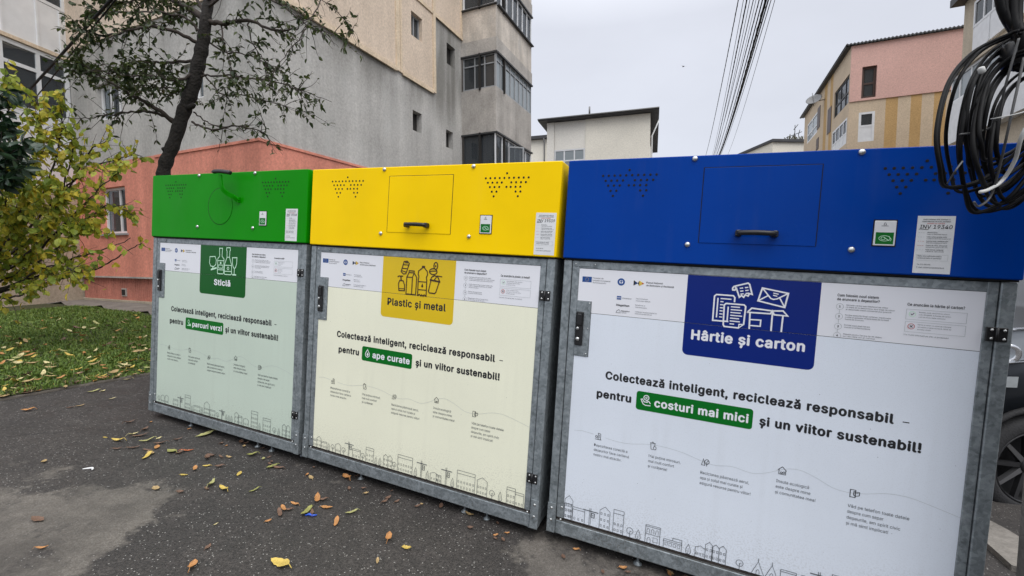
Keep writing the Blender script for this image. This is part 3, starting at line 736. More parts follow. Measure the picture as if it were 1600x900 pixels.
    P.ring(1.1710, 1.4320, .0160, .0016, 'mint', 18, .0095); P.ring(1.1670, 1.4320, .0060, .0014, 'mint', 10, .005); P.line([(1.1700, 1.4350), (1.1850, 1.4240)], .002, 'mint'); P.line([(1.1830, 1.4400), (1.1900, 1.4300), (1.1890, 1.4230)], .0016, 'mint')
    k.build('card_reader', [M[n] for n in nm2], cover)
    # notice sticker
    nm3 = ['sticker', 'ink', 'inkgrey', 'red', 'inkfaint']
    su = cfg['st']; k = MB(); k.mat = 0
    k.box(su, su + .1000, q - .0006, q + .0004, 1.3160, 1.5125, 0); P = Print(k, q - .0006, nm3)
    P.text('Acest container este prevăzut cu', su + .015, 1.4985, .0060, 'ink', su + .086, .02); P.text('sistem electronic de acces, deschidere', su + .013, 1.4915, .0060, 'ink', su + .088, .02); P.text('numai cu cardul', su + .027, 1.4850, .0060, 'red', su + .073, .02)
    P.text(cfg['inv'], su + .008, 1.4690, .0180, 'ink', su + .0930, .012, shear=.1); P.line([(su + .006, 1.4665), (su + .031, 1.4665)], .0016, 'ink')
    for n in range(5):
        v = 1.4540 - n * .0147
        P.text(('— — —', '• ▬ •', '▬ • ▬', '▬ ▬ ▬', '• ▬ •')[n].replace('▬', '–').replace('•', '-'), su + .006, v - .002, .009, 'red' if n in (2, 3) else 'inkfaint', su + .022, .03)
        P.text(('Atenție:', 'Lumina verde, apropiați cardul', 'Lumina roșie, container plin', 'Eroare de citire, reîncercați', 'Fără semnal, așteptați')[n], su + .029, v, .0058, 'inkgrey', su + (.057, .082, .086, .085, .076)[n], .015)
        P.text(('trapa se deschide manual', 'și trageți de mâner când se aude un clic', 'folosiți containerul vecin', 'apropierea cardului din nou', 'câteva secunde')[n], su + .029, v - .0058, .0054, 'inkgrey', su + (.082, .093, .084, .086, .078)[n])
    P.line([(su + .007, 1.3600), (su + .090, 1.3600), (su + .090, 1.3800), (su + .007, 1.3800)], .0006, 'inkfaint', True)
    P.text('Pentru orice nelămurire sunați la', su + .010, 1.3730, .0062, 'inkgrey', su + .073, .01); P.text('numărul de telefon al operatorului', su + .010, 1.3660, .0062, 'inkgrey', su + .073, .01)
    P.text('Tel. 021 000 000', su + .010, 1.3440, .0062, 'inkgrey', su + .046, .01); P.text('E-mail: contact la operatorul local', su + .010, 1.3340, .0062, 'inkgrey', su + .083, .01)
    k.build('notice_sticker', [M[n] for n in nm3], cover)
    # feet
    for u in (.060, .42, 1.12, 1.25, 1.47):
        for yy in (.10 if u in (.060, 1.47) else .05, D - .03):
            k = MB(); k.tube([(u, yy, -.046), (u, yy, .006)], .0055, 10); k.lathe((u, yy, -.054), (0, 0, 1), [(.019, 0), (.019, .004), (.008, .012), (.006, .016)], 16)
            k.build('foot', M['galv'], root)
    return root

skyB = [('f', .076, .034, .075), ('g', .078, .038, .115), ('f', .1180, .057, .068), ('p', .200, .045, .082), ('g', .2440, .046, .107), ('f', .3060, .0450, .108), ('t', .3812, .028, .044), ('o', .4170, .020, .046), ('a', .4471, .0603, .080),
        ('s', .5237, .0728, .040), ('o', .6230, .0190, .046), ('g', .6500, .0380, .052), ('g', .6880, .0280, .078), ('g', .7140, .0260, .075), ('g', .7400, .0260, .078), ('t', .8169, .026, .040), ('v', .8600, .045, .055), ('v', .9080, .045, .055),
        ('f', .9600, .052, .05), ('t', 1.038, .026, .05), ('p', 1.085, .04, .08), ('a', 1.1250, .062, .085), ('g', 1.20, .045, .10), ('o', 1.262, .02, .05), ('f', 1.285, .06, .11), ('t', 1.372, .03, .05), ('f', 1.40, .055, .09)]
skyY = [('f', .076, .03, .045), ('g', .1060, .034, .070), ('f', .1420, .046, .046), ('o', .2030, .017, .045), ('t', .2340, .026, .043), ('g', .2560, .0400, .060), ('t', .3180, .026, .043), ('p', .3570, .042, .088), ('f', .3860, .058, .055), ('t', .4620, .026, .043),
        ('f', .4840, .056, .085), ('o', .5580, .017, .045), ('o', .5860, .017, .045), ('g', .6100, .030, .075), ('g', .6400, .030, .075), ('t', .6850, .026, .045), ('f', .7080, .0980, .095), ('o', .8280, .018, .050), ('p', .8640, .042, .095), ('o', .9050, .018, .05), ('g', .9230, .0500, .052), ('f', .960, .030, .044),
        ('p', 1.0200, .042, .095), ('o', 1.0600, .018, .05), ('f', 1.0860, .1050, .100), ('g', 1.2050, .0560, .095), ('t', 1.2900, .028, .045), ('o', 1.3350, .018, .05), ('f', 1.3700, .0450, .085), ('f', 1.4150, .045, .07)]
skyG = [('t', .110, .030, .045), ('g', .135, .040, .060), ('g', .1830, .038, .066), ('f', .2800, .055, .052), ('p', .3620, .045, .085), ('f', .4150, .060, .105), ('o', .4950, .017, .04), ('f', .5150, .070, .048), ('o', .6050, .017, .05), ('g', .6280, .056, .096), ('f', .690, .055, .048), ('t', .7700, .028, .040),
        ('p', .8150, .040, .070), ('o', .8600, .018, .045), ('o', .8870, .018, .045), ('o', .9140, .018, .045), ('g', .9450, .035, .08), ('f', .9820, .035, .06), ('g', 1.0300, .050, .055), ('f', 1.1050, .060, .115), ('o', 1.1850, .018, .05), ('f', 1.2150, .070, .090), ('t', 1.3200, .03, .045), ('o', 1.3600, .018, .05), ('g', 1.3900, .032, .085), ('g', 1.4250, .032, .085)]
BINS = [
    (( -2.73552, 3.25058, CH - 1.12168), (.91877, -.39178, -.04862), (.06069, .01847, .99799), (.39009, .91988, -.04074),
     dict(label='grey metal recycling bin with green top cover and round hatch, pale green glass panel', paint='green', film='pgreen', filmlab='pale green', sq='sqgreen', icon='mint', icons=icons_glass, name='Sticlă', n0=.6911, n1=.8530, ns=.052, namecol='white',
          l2=(.2152, .3950, .7990, .8230), badge='parcuri verzi', bi='park', what='Ce aruncăm la sticlă?', whate=1.350, yes=['Borcane și sticle goale', 'de orice culoare,', 'fără capac'], no=['Oglinzi, geamuri,', 'becuri, ceramică', 'sau porțelan'], sky=skyG, flap='round', st=1.3690, inv='INV 19338')),
    ((-1.29197, 2.64312, CH - 1.20353), (.91655, -.39614, -.05492), (.06527, .01268, .99779), (.39457, .9181, -.03747),
     dict(label='grey metal recycling bin with yellow top cover, cream panel for plastic and metal', paint='yellow', film='pcream', filmlab='cream', sq='sqyellow', icon='brown', icons=icons_plastic, name='Plastic și metal', n0=.5824, n1=.9560, ns=.052, namecol='ink',
          l2=(.2461, .4190, .7654, .7920), badge='ape curate', bi='drop', what='Ce aruncăm la plastic și metal?', whate=1.415, yes=['Sticle din plastic, doze, conserve', 'ambalaje din plastic și metal,', 'pungi, folii, capace'], no=['Jucării, ambalaje murdare,', 'recipiente cu resturi de vopsea', 'sau alte substanțe'], sky=skyY, flap='square', st=1.4320, inv='INV 19339')),
    ((.16672, 2.03257, CH - 1.29078), (.91561, -.39891, -.05032), (.05839, .00811, .99826), (.39781, .91695, -.03072),
     dict(label='grey metal recycling bin with blue top cover, white panel for paper and cardboard', paint='blue', film='pwhite', filmlab='cool white', sq='sqblue', icon='white', icons=icons_paper, name='Hârtie și carton', n0=.5699, n1=.9682, ns=.054, namecol='white',
          l2=(.1942, .3665, .8183, .8442), badge='costuri mai mici', bi='coin', what='Ce aruncăm la hârtie și carton?', whate=1.415, yes=['Reviste, ziare, documente, plicuri,', 'cutii, fotografii, ambalaje de carton,', 'cutii de pizza, lapte, cartoane'], no=['Hârtie și carton cu urme de mâncare', 'șervețele și hârtie murdară, hârtie de', 'ambalaj cerată'], sky=skyB, flap='square', st=1.2590, inv='INV 19340')),
]
# ================================================================== GROUND
M['ground_under'] = mat('soil', (.05, .04, .03), .95, noise=.3, nscale=12, bump=.5, bscale=30)
def asphalt():
    m = bpy.data.materials.new('asphalt'); m.use_nodes = True
    N = m.node_tree.nodes; L = m.node_tree.links; b = N['Principled BSDF']
    geo = N.new('ShaderNodeNewGeometry'); at_ = N.new('ShaderNodeAttribute'); at_.attribute_name = 'dust'
    def noise(sc, det=4, rg=.55):
        n = N.new('ShaderNodeTexNoise'); n.inputs['Scale'].default_value = sc; n.inputs['Detail'].default_value = det; n.inputs['Roughness'].default_value = rg
        L.new(geo.outputs['Position'], n.inputs['Vector']); return n
    def mr(src, a, b_, c, d):
        r = N.new('ShaderNodeMapRange'); r.inputs[1].default_value = a; r.inputs[2].default_value = b_; r.inputs[3].default_value = c; r.inputs[4].default_value = d; L.new(src, r.inputs[0]); return r.outputs[0]
    def math_(op, a, b_):
        x = N.new('ShaderNodeMath'); x.operation = op
        for i, v in enumerate((a, b_)):
            if isinstance(v, (int, float)): x.inputs[i].default_value = v
            else: L.new(v, x.inputs[i])
        return x.outputs[0]
    def mixc(f, a, b_):
        x = N.new('ShaderNodeMix'); x.data_type = 'RGBA'
        if isinstance(f, (int, float)): x.inputs[0].default_value = f
        else: L.new(f, x.inputs[0])
        for i, v in ((6, a), (7, b_)):
            if isinstance(v, tuple): x.inputs[i].default_value = (*v, 1)
            else: L.new(v, x.inputs[i])
        return x.outputs[2]
    big = noise(.7, 5); mid = noise(6, 5); fine = noise(160, 3)
    base = mixc(mr(big.outputs[0], .35, .65, 0, 1), (.030, .0265, .0245), (.044, .039, .0355))
    base = mixc(mr(mid.outputs[0], .5, .75, 0, .5), base, (.068, .060, .054))
    vo = N.new('ShaderNodeTexVoronoi'); vo.inputs['Scale'].default_value = 150; L.new(geo.outputs['Position'], vo.inputs['Vector'])
    sc = N.new('ShaderNodeSeparateColor'); L.new(vo.outputs['Color'], sc.inputs[0])
    stone = mr(sc.outputs[0], 0, 1, .55, 1.65)
    vm = N.new('ShaderNodeVectorMath'); vm.operation = 'SCALE'; L.new(base, vm.inputs[0]); L.new(stone, vm.inputs['Scale'])
    spk = math_('GREATER_THAN', sc.outputs[1], .955); inr = math_('LESS_THAN', vo.outputs['Distance'], .42)
    spk = math_('MULTIPLY', spk, inr)
    col = mixc(spk, vm.outputs[0], (.30, .29, .27))
    # dry sandy dust lying on the asphalt in patches of its own
    d1 = noise(3.2, 8, .62); d2 = noise(30, 5, .6)
    dm = math_('ADD', at_.outputs['Fac'], mr(d1.outputs[0], .3, .7, -.55, .48)); dm = math_('ADD', dm, mr(d2.outputs[0], .3, .7, -.2, .2))
    dm = mr(dm, .38, .72, 0, .78)
    dcol = mixc(mr(sc.outputs[2], 0, 1, 0, 1), (.135, .118, .100), (.215, .195, .170))
    dn = noise(2.2, 9, .7); dcol = mixc(mr(dn.outputs[0], .42, .62, 0, .75), dcol, (.062, .055, .048))
    col = mixc(dm, col, dcol)
    wv = N.new('ShaderNodeVectorMath'); wv.operation = 'ADD'; wn = noise(2.5, 4); wsc = N.new('ShaderNodeVectorMath'); wsc.operation = 'SCALE'; wsc.inputs['Scale'].default_value = .35; L.new(wn.outputs['Color'], wsc.inputs[0]); L.new(geo.outputs['Position'], wv.inputs[0]); L.new(wsc.outputs[0], wv.inputs[1])
    vc = N.new('ShaderNodeTexVoronoi'); vc.feature = 'DISTANCE_TO_EDGE'; vc.inputs['Scale'].default_value = .55; L.new(wv.outputs[0], vc.inputs['Vector'])
    ck = mr(vc.outputs['Distance'], .0015, .006, .75, 0); ck = math_('MULTIPLY', ck, mr(big.outputs[0], .45, .55, 0, 1))
    col = mixc(ck, col, (.012, .011, .010))
    wet = noise(1.3, 7, .65); col = mixc(mr(wet.outputs[0], .52, .70, 0, .55), col, (.020, .018, .017))
    L.new(col, b.inputs['Base Color'])
    b.inputs['Roughness'].default_value = .8
    rr = mr(mid.outputs[0], .3, .7, .55, .9); L.new(rr, b.inputs['Roughness'])
    bp = N.new('ShaderNodeBump'); bp.inputs['Strength'].default_value = .7; bp.inputs['Distance'].default_value = .006
    h = math_('ADD', math_('MULTIPLY', sc.outputs[0], .6), math_('MULTIPLY', fine.outputs[0], .8)); L.new(h, bp.inputs['Height']); L.new(bp.outputs[0], b.inputs['Normal'])
    return m
M['asphalt'] = asphalt()

def poly_sd(x, y, poly):
    # signed distance, positive inside
    ins = False; dmin = 1e9; n = len(poly)
    for i in range(n):
        ax, ay = poly[i]; bx, by = poly[(i + 1) % n]
        if (ay > y) != (by > y) and x < (bx - ax) * (y - ay) / (by - ay) + ax: ins = not ins
        vx, vy = bx - ax, by - ay; t = max(0, min(1, ((x - ax) * vx + (y - ay) * vy) / (vx * vx + vy * vy + 1e-12)))
        dmin = min(dmin, math.hypot(x - ax - vx * t, y - ay - vy * t))
    return dmin if ins else -dmin
def gpoly(pts): return [tuple(ground(*p).xy) for p in pts]
DUST = [(gpoly([(268, 772), (245, 796), (205, 830), (165, 868), (135, 905), (60, 960), (-120, 960), (-120, 800), (0, 775), (60, 768), (120, 752), (180, 765)]), .05, 1.0),
        (gpoly([(110, 724), (60, 738), (-20, 765), (-60, 800), (20, 780), (80, 755), (130, 738)]), .04, .62),
        (gpoly([(205, 760), (260, 745), (300, 765), (250, 785)]), .05, .55),
        (gpoly([(800, 845), (850, 828), (940, 850), (1060, 900), (1080, 960), (780, 960), (790, 880)]), .09, .80),
        (gpoly([(500, 752), (530, 745), (545, 756), (510, 765)]), .05, .45)]
def dustval(x, y):
    v = 0
    for poly, sf, amp in DUST:
        d = poly_sd(x, y, poly); v = max(v, amp * max(0, min(1, .5 + d / (2 * sf))))
    return v
gx = np.concatenate([np.array([-220, -120, -60, -30, -18, -12, -9, -7.5, -6.5, -5.5]), np.arange(-4.8, 4.2, .04), np.array([4.6, 5.2, 6, 7, 8.5, 11, 16, 25, 45, 90, 160, 260])])
gy = np.concatenate([np.array([-120, -40, -15, -8, -4, -2, -1, -.3]), np.arange(.1, 5.6, .04), np.array([6, 6.6, 7.4, 8.4, 9.6, 11, 13, 16, 22, 32, 50, 90, 160, 300])])
verts = []; dv = []
for y in gy:
    for x in gx:
        verts.append((x, y, gz(x, y)))
        dv.append(dustval(x, y) if (-5 < x < 2 and 0 < y < 5) else 0.)
nx = len(gx); faces = [(j * nx + i, j * nx + i + 1, (j + 1) * nx + i + 1, (j + 1) * nx + i) for j in range(len(gy) - 1) for i in range(nx - 1)]
me = bpy.data.meshes.new('asphalt_ground'); me.from_pydata(verts, [], faces); me.materials.append(M['asphalt'])
a_ = me.attributes.new('dust', 'FLOAT', 'POINT'); a_.data.foreach_set('value', dv)
me.polygons.foreach_set('use_smooth', [True] * len(faces)); me.update()
go = bpy.data.objects.new('asphalt_ground', me); COL.objects.link(go); tag(go, kind='structure')

# ------------------------------------------------------------------ face frames on upright walls
class Face:
    """upright plane: origin O, unit direction d, outward normal n"""
    def __init__(s, O, d, n): s.O = Vector(O).to_2d(); s.d = Vector(d).normalized(); s.n = Vector(n).normalized()
    def pt(s, a, z, off=0.): q = s.O + s.d * a + s.n * off; return Vector((q.x, q.y, z))
    def px(s, px, py, off=0.):
        r = ray(px, py); O = s.O + s.n * off; c = Vector((r.x, r.y))
        # t*c = O + a*d
        det = c.x * -s.d.y + c.y * s.d.x
        t = (O.x * -s.d.y + O.y * s.d.x) / det
        a = (c * t - O).dot(s.d); return a, CH + r.z * t
def wall(mb, Fc, a0, a1, z0, z1, holes=(), mat=0, rev=.16, revmat=None, off=0.):
    """wall sheet with rectangular openings and their reveals"""
    A = sorted({a0, a1, *[h for q in holes for h in q[:2] if a0 < h < a1]}); Z = sorted({z0, z1, *[h for q in holes for h in q[2:4] if z0 < h < z1]})
    flip = Vector((Fc.d.x, Fc.d.y, 0)).cross(Vector((0, 0, 1))).to_2d().dot(Fc.n) < 0
    def f(p):
        mb.face(p[::-1] if flip else p, mat, False)
    for i in range(len(A) - 1):
        for j in range(len(Z) - 1):
            ca, cz = (A[i] + A[i + 1]) / 2, (Z[j] + Z[j + 1]) / 2
            if any(h[0] < ca < h[1] and h[2] < cz < h[3] for h in holes): continue
            f([Fc.pt(A[i], Z[j], off), Fc.pt(A[i + 1], Z[j], off), Fc.pt(A[i + 1], Z[j + 1], off), Fc.pt(A[i], Z[j + 1], off)])
    for h in holes:
        b0, b1, c0, c1 = max(h[0], a0), min(h[1], a1), max(h[2], z0), min(h[3], z1)
        if b0 >= b1 or c0 >= c1: continue
        rm = mat if revmat is None else revmat
        Q = [(b0, c0), (b1, c0), (b1, c1), (b0, c1)]
        for k in range(4):
            p, q_ = Q[k], Q[(k + 1) % 4]
            if (k == 0 and h[2] < z0) or (k == 2 and h[3] > z1) or (k == 1 and h[1] > a1) or (k == 3 and h[0] < a0): continue
            mb.face([Fc.pt(*p, off), Fc.pt(*q_, off), Fc.pt(*q_, off - rev), Fc.pt(*p, off - rev)], rm, False)
def fbox(mb, Fc, a0, a1, z0, z1, o0, o1, mat=None):
    mb.box(a0, a1, o0, o1, z0, z1, mat, fr=lambda a, o, z: Fc.pt(a, z, o))
def window(parent, Fc, a0, a1, z0, z1, cols, rows=(), depth=.12, frame='frame_white', glass='glass', fw=.05, solid=None, curtain=None, name='window'):
    """frame with mullions; rows = list of relative heights of transoms; solid = (fraction from below) of opaque panel"""
    k = MB(); o1 = -depth + .05; o0 = -depth
    fbox(k, Fc, a0, a0 + fw, z0, z1, o0, o1); fbox(k, Fc, a1 - fw, a1, z0, z1, o0, o1)
    fbox(k, Fc, a0 + fw, a1 - fw, z0, z0 + fw, o0, o1 - .002); fbox(k, Fc, a0 + fw, a1 - fw, z1 - fw, z1, o0, o1 - .002)
    for c in cols:
        a = a0 + (a1 - a0) * c; fbox(k, Fc, a - fw * .45, a + fw * .45, z0 + fw, z1 - fw, o0, o1 - .004)
    for r in rows:
        z = z0 + (z1 - z0) * r; fbox(k, Fc, a0 + fw, a1 - fw, z - fw * .45, z + fw * .45, o0, o1 - .006)
    wo = k.build(name, M[frame], parent)
    k = MB(); zs = z0 + fw * .5
    if solid: zs = z0 + (z1 - z0) * solid
    fbox(k, Fc, a0 + fw * .5, a1 - fw * .5, zs, z1 - fw * .5, o0 + .012, o0 + .018); k.build('pane', M[glass], wo)
    if solid:
        k = MB(); fbox(k, Fc, a0 + fw * .5, a1 - fw * .5, z0 + fw * .5, zs, o0 + .010, o0 + .034); k.build('sill_panel', M[frame], wo)
    if curtain:
        k = MB(); n = 26; V = []
        for i in range(n + 1):
            a = a0 + fw + (a1 - a0 - 2 * fw) * i / n; o = o0 - .06 - .025 * math.sin(i * 1.7) - .012 * math.sin(i * 3.1)
            V += [Fc.pt(a, z0 + fw, o), Fc.pt(a, z1 - fw, o)]
        k.mesh(V, [(2 * i, 2 * i + 2, 2 * i + 3, 2 * i + 1) for i in range(n)], smooth=True); k.build('curtain', M[curtain], wo)
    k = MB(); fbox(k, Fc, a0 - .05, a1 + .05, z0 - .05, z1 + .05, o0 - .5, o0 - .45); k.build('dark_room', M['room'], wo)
    return wo
def glassmat(name, tint, rough=.06, alpha=.6):
    m = bpy.data.materials.new(name); m.use_nodes = True; N = m.node_tree.nodes; L = m.node_tree.links; b = N['Principled BSDF']
    b.inputs['Base Color'].default_value = (*tint, 1); b.inputs['Roughness'].default_value = rough; b.inputs['Specular IOR Level'].default_value = .8
    t = N.new('ShaderNodeBsdfTransparent'); t.inputs[0].default_value = (.75, .8, .8, 1); ms = N.new('ShaderNodeMixShader'); ms.inputs[0].default_value = alpha
    n = N.new('ShaderNodeTexNoise'); n.inputs['Scale'].default_value = 3; tcn = N.new('ShaderNodeTexCoord'); L.new(tcn.outputs['Object'], n.inputs['Vector'])
    bp = N.new('ShaderNodeBump'); bp.inputs['Strength'].default_value = .08; bp.inputs['Distance'].default_value = .05; L.new(n.outputs[0], bp.inputs['Height']); L.new(bp.outputs[0], b.inputs['Normal'])
    L.new(t.outputs[0], ms.inputs[1]); L.new(b.outputs[0], ms.inputs[2]); L.new(ms.outputs[0], N['Material Output'].inputs[0]); return m
M['glass'] = glassmat('window_glass', (.06, .068, .078))
M['glass_pale'] = glassmat('frosted_glass', (.30, .34, .36), .25, .9)
M['glass_dark'] = glassmat('dark_glass', (.045, .05, .055), .12, .9)
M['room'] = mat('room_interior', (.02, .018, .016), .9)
M['frame_white'] = mat('white_window_frame', (.72, .73, .74), .4, noise=.06, nscale=5)
M['frame_grey'] = mat('grey_window_frame', (.30, .31, .32), .5, noise=.1, nscale=5)
M['frame_dark'] = mat('dark_metal_frame', (.035, .036, .038), .5)
M['frame_brown'] = mat('brown_window_frame', (.055, .028, .020), .5)
M['curtain'] = mat('curtain_cloth', (.20, .165, .145), .9, noise=.2, nscale=6)
M['curtain_light'] = mat('pale_curtain_cloth', (.45, .44, .42), .9, noise=.1, nscale=6)
def plaster(name, col, noise=.1, nscale=1.5, streak=0., bump=.35, bscale=70, grime=None, white=0.):
    m = mat(name, col, .92, spec=.15, noise=noise, nscale=nscale, ndetail=7, streak=streak, bump=bump, bscale=bscale)
    N = m.node_tree.nodes; L = m.node_tree.links; b = N['Principled BSDF']; src = b.inputs['Base Color'].links[0].from_socket
    tcn = N.new('ShaderNodeTexCoord'); n = N.new('ShaderNodeTexNoise'); n.inputs['Scale'].default_value = 22; n.inputs['Detail'].default_value = 5; n.inputs['Roughness'].default_value = .7; L.new(tcn.outputs['Object'], n.inputs['Vector'])
    r = N.new('ShaderNodeMapRange'); r.inputs[1].default_value = .3; r.inputs[2].default_value = .7; r.inputs[3].default_value = .80; r.inputs[4].default_value = 1.18; L.new(n.outputs[0], r.inputs[0])
    vm = N.new('ShaderNodeVectorMath'); vm.operation = 'SCALE'; L.new(src, vm.inputs[0]); L.new(r.outputs[0], vm.inputs['Scale']); cur = vm.outputs[0]
    if white:
        n2 = N.new('ShaderNodeTexNoise'); n2.inputs['Scale'].default_value = 1.1; n2.inputs['Detail'].default_value = 9; n2.inputs['Roughness'].default_value = .68
        mp = N.new('ShaderNodeMapping'); mp.inputs['Scale'].default_value = (1.2, 1.2, .5); L.new(tcn.outputs['Object'], mp.inputs[0]); L.new(mp.outputs[0], n2.inputs['Vector'])
        r2 = N.new('ShaderNodeMapRange'); r2.inputs[1].default_value = .50; r2.inputs[2].default_value = .66; r2.inputs[3].default_value = 0; r2.inputs[4].default_value = white; L.new(n2.outputs[0], r2.inputs[0])
        mx_ = N.new('ShaderNodeMix'); mx_.data_type = 'RGBA'; L.new(r2.outputs[0], mx_.inputs[0]); L.new(cur, mx_.inputs[6]); mx_.inputs[7].default_value = (.46, .46, .44, 1); cur = mx_.outputs[2]
    if grime:   # run-off stain below a ledge: (world z of ledge, depth, strength)
        g = N.new('ShaderNodeNewGeometry'); sp = N.new('ShaderNodeSeparateXYZ'); L.new(g.outputs['Position'], sp.inputs[0])
        r3 = N.new('ShaderNodeMapRange'); r3.inputs[1].default_value = grime[0] - grime[1]; r3.inputs[2].default_value = grime[0]; r3.inputs[3].default_value = 0; r3.inputs[4].default_value = 1; L.new(sp.outputs[2], r3.inputs[0])
        n3 = N.new('ShaderNodeTexNoise'); n3.inputs['Scale'].default_value = 1.; n3.inputs['Detail'].default_value = 8; mp3 = N.new('ShaderNodeMapping'); mp3.inputs['Scale'].default_value = (1.8, 1.8, .25); L.new(tcn.outputs['Object'], mp3.inputs[0]); L.new(mp3.outputs[0], n3.inputs['Vector'])
        r4 = N.new('ShaderNodeMapRange'); r4.inputs[1].default_value = .42; r4.inputs[2].default_value = .62; L.new(n3.outputs[0], r4.inputs[0])
        ml = N.new('ShaderNodeMath'); ml.operation = 'MULTIPLY'; L.new(r3.outputs[0], ml.inputs[0]); L.new(r4.outputs[0], ml.inputs[1])
        m2 = N.new('ShaderNodeMath'); m2.operation = 'MULTIPLY'; m2.inputs[1].default_value = grime[2]; L.new(ml.outputs[0], m2.inputs[0])
        mx_ = N.new('ShaderNodeMix'); mx_.data_type = 'RGBA'; L.new(m2.outputs[0], mx_.inputs[0]); L.new(cur, mx_.inputs[6]); mx_.inputs[7].default_value = (.09, .085, .07, 1); cur = mx_.outputs[2]
    L.new(cur, b.inputs['Base Color']); return m

# ================================================================== BUILDING A (grey, beige and pink block on the left)
C = Vector((-4.27, 7.56)); dL = Vector((-.913, .407)); dR = Vector((.407, .913))
nL = Vector((-.407, -.913)); nR = Vector((.913, -.407))
FL = Face(C, dL, nL); FR = Face(C, dR, nR)
T0 = C + dR * 6.73; FT = Face(T0, -dL, nL); T1 = T0 - dL * 1.16; FS = Face(T1, dR, nR)
zP = FL.px(412, 214)[1]; zG = FR.px(600, 97)[1]; zG2 = FR.px(700, 43)[1]
M['a_grey'] = plaster('grey_render', (.450, .438, .415), noise=.13, nscale=.9, streak=.12, white=.45, grime=(zG, .9, .6))
M['a_beige'] = plaster('beige_render', (.66, .545, .435), noise=.07, nscale=1.2, streak=.05)
M['a_trim'] = plaster('cream_trim', (.68, .555, .41), noise=.1, nscale=3, bump=.2)
M['a_pink'] = plaster('salmon_render', (.66, .265, .195), noise=.11, nscale=1.3, streak=.13, bump=.25)
M['a_pink2'] = plaster('ribbed_salmon_render', (.50, .21, .16), noise=.12, nscale=3, streak=.15)
M['a_tan'] = plaster('tan_render', (.46, .40, .31), noise=.12, nscale=1.6, streak=.1)
M['a_old'] = plaster('weathered_balcony_render', (.55, .50, .44), noise=.14, nscale=2.5, streak=.18, white=.4)
M['a_oldgrey'] = plaster('balcony_grey_render', (.41, .385, .355), noise=.14, nscale=2, streak=.14)
A = empty('apartment_building', (C.x, C.y, 0), 'tall old apartment block with grey, beige and salmon walls and stacked enclosed balconies', 'building')
A_off = Vector((-C.x, -C.y, 0))
_b = MB.build
def buildA(mb, name, mats, parent):      # vertices are given in world space, the parent sits at C
    return mb.build(name, mats, parent, None)
# all parts of the building use world coordinates: put the empty's inverse in each child
def attach(root):
    root_inv = Matrix.Translation(-root.location)
    for c in root.children:
        c.matrix_parent_inverse = root_inv
ZB, ZT = -1.0, 15.0
zPl = FL.px(180, 432)[1]; zRec = -.6
w_pink = FL.px(158, 292) + FL.px(197, 367); hole_pink = (FL.px(197, 330)[0], FL.px(158, 330)[0], FL.px(178, 365)[1], FL.px(178, 292)[1])
hole_g1 = (FL.px(190, 150)[0], FL.px(150, 150)[0], FL.px(170, 186)[1], FL.px(170, 128)[1])
hole_g2 = (FL.px(318, 140)[0], FL.px(286, 140)[0], FL.px(300, 156)[1], FL.px(300, 98)[1])
hole_t = (FL.px(112, 300)[0], FL.px(60, 300)[0], FL.px(85, 345)[1], FL.px(85, 266)[1])
aTan = FL.px(119, 350)[0]; aLog = FL.px(109, 120)[0]
k = MB()
wall(k, FL, 0, aTan, zPl, zP, [hole_pink], 0); wall(k, FL, aTan, 16, zPl, zP, [hole_t], 1)
wall(k, FL, 0, 16, zP, zG, [hole_g1, hole_g2], 2); wall(k, FL, 0, 16, zG, ZT, [], 3, off=.03)
# right flank
sA = FR.px(620, 100)[0]; sB = FR.px(678, 100)[0]; sC = 6.73
h1 = (FR.px(641, 40)[0], FR.px(658, 40)[0], FR.px(650, 61)[1], FR.px(650, 24)[1])
h2 = (FR.px(698, 80)[0], FR.px(711, 80)[0], FR.px(704, 103)[1], FR.px(704, 71)[1])
h3 = (FR.px(645, 190)[0], FR.px(659, 190)[0], FR.px(652, 206)[1], FR.px(652, 175)[1])
h4 = (FR.px(697, 220)[0], FR.px(708, 220)[0], FR.px(703, 232)[1], FR.px(703, 205)[1])
zPp = zP + .0
wall(k, FR, 0, FR.px(556, 240)[0] + .6, zPl, zPp, [], 0); wall(k, FR, FR.px(556, 240)[0] + .6, sC, zPl, zPp, [], 2)
wall(k, FR, 0, sC, zPp, zG, [h3, h4], 2)
wall(k, FR, 0, sB, zG, ZT, [h1], 3, off=.03); wall(k, FR, sB, sC, zG, zG2, [h2], 2); wall(k, FR, sB, sC, zG2, ZT, [], 3, off=.03)
k.face([FR.pt(sB, zG, 0), FR.pt(sB, zG, .03), FR.pt(sB, ZT, .03), FR.pt(sB, ZT, 0)], 3)
for (fa, s0, s1, z) in ((FR, 0, sB, zG), (FR, sB, sC, zG2), (FL, 0, 16, zG)): k.face([fa.pt(s0, z, 0), fa.pt(s1, z, 0), fa.pt(s1, z, .03), fa.pt(s0, z, .03)], 3)
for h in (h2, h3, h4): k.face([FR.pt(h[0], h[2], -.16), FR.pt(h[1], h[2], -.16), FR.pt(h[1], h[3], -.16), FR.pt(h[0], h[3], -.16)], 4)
wl = k.build('wall', [M['a_pink'], M['a_tan'], M['a_grey'], M['a_beige'], M['room']], A)
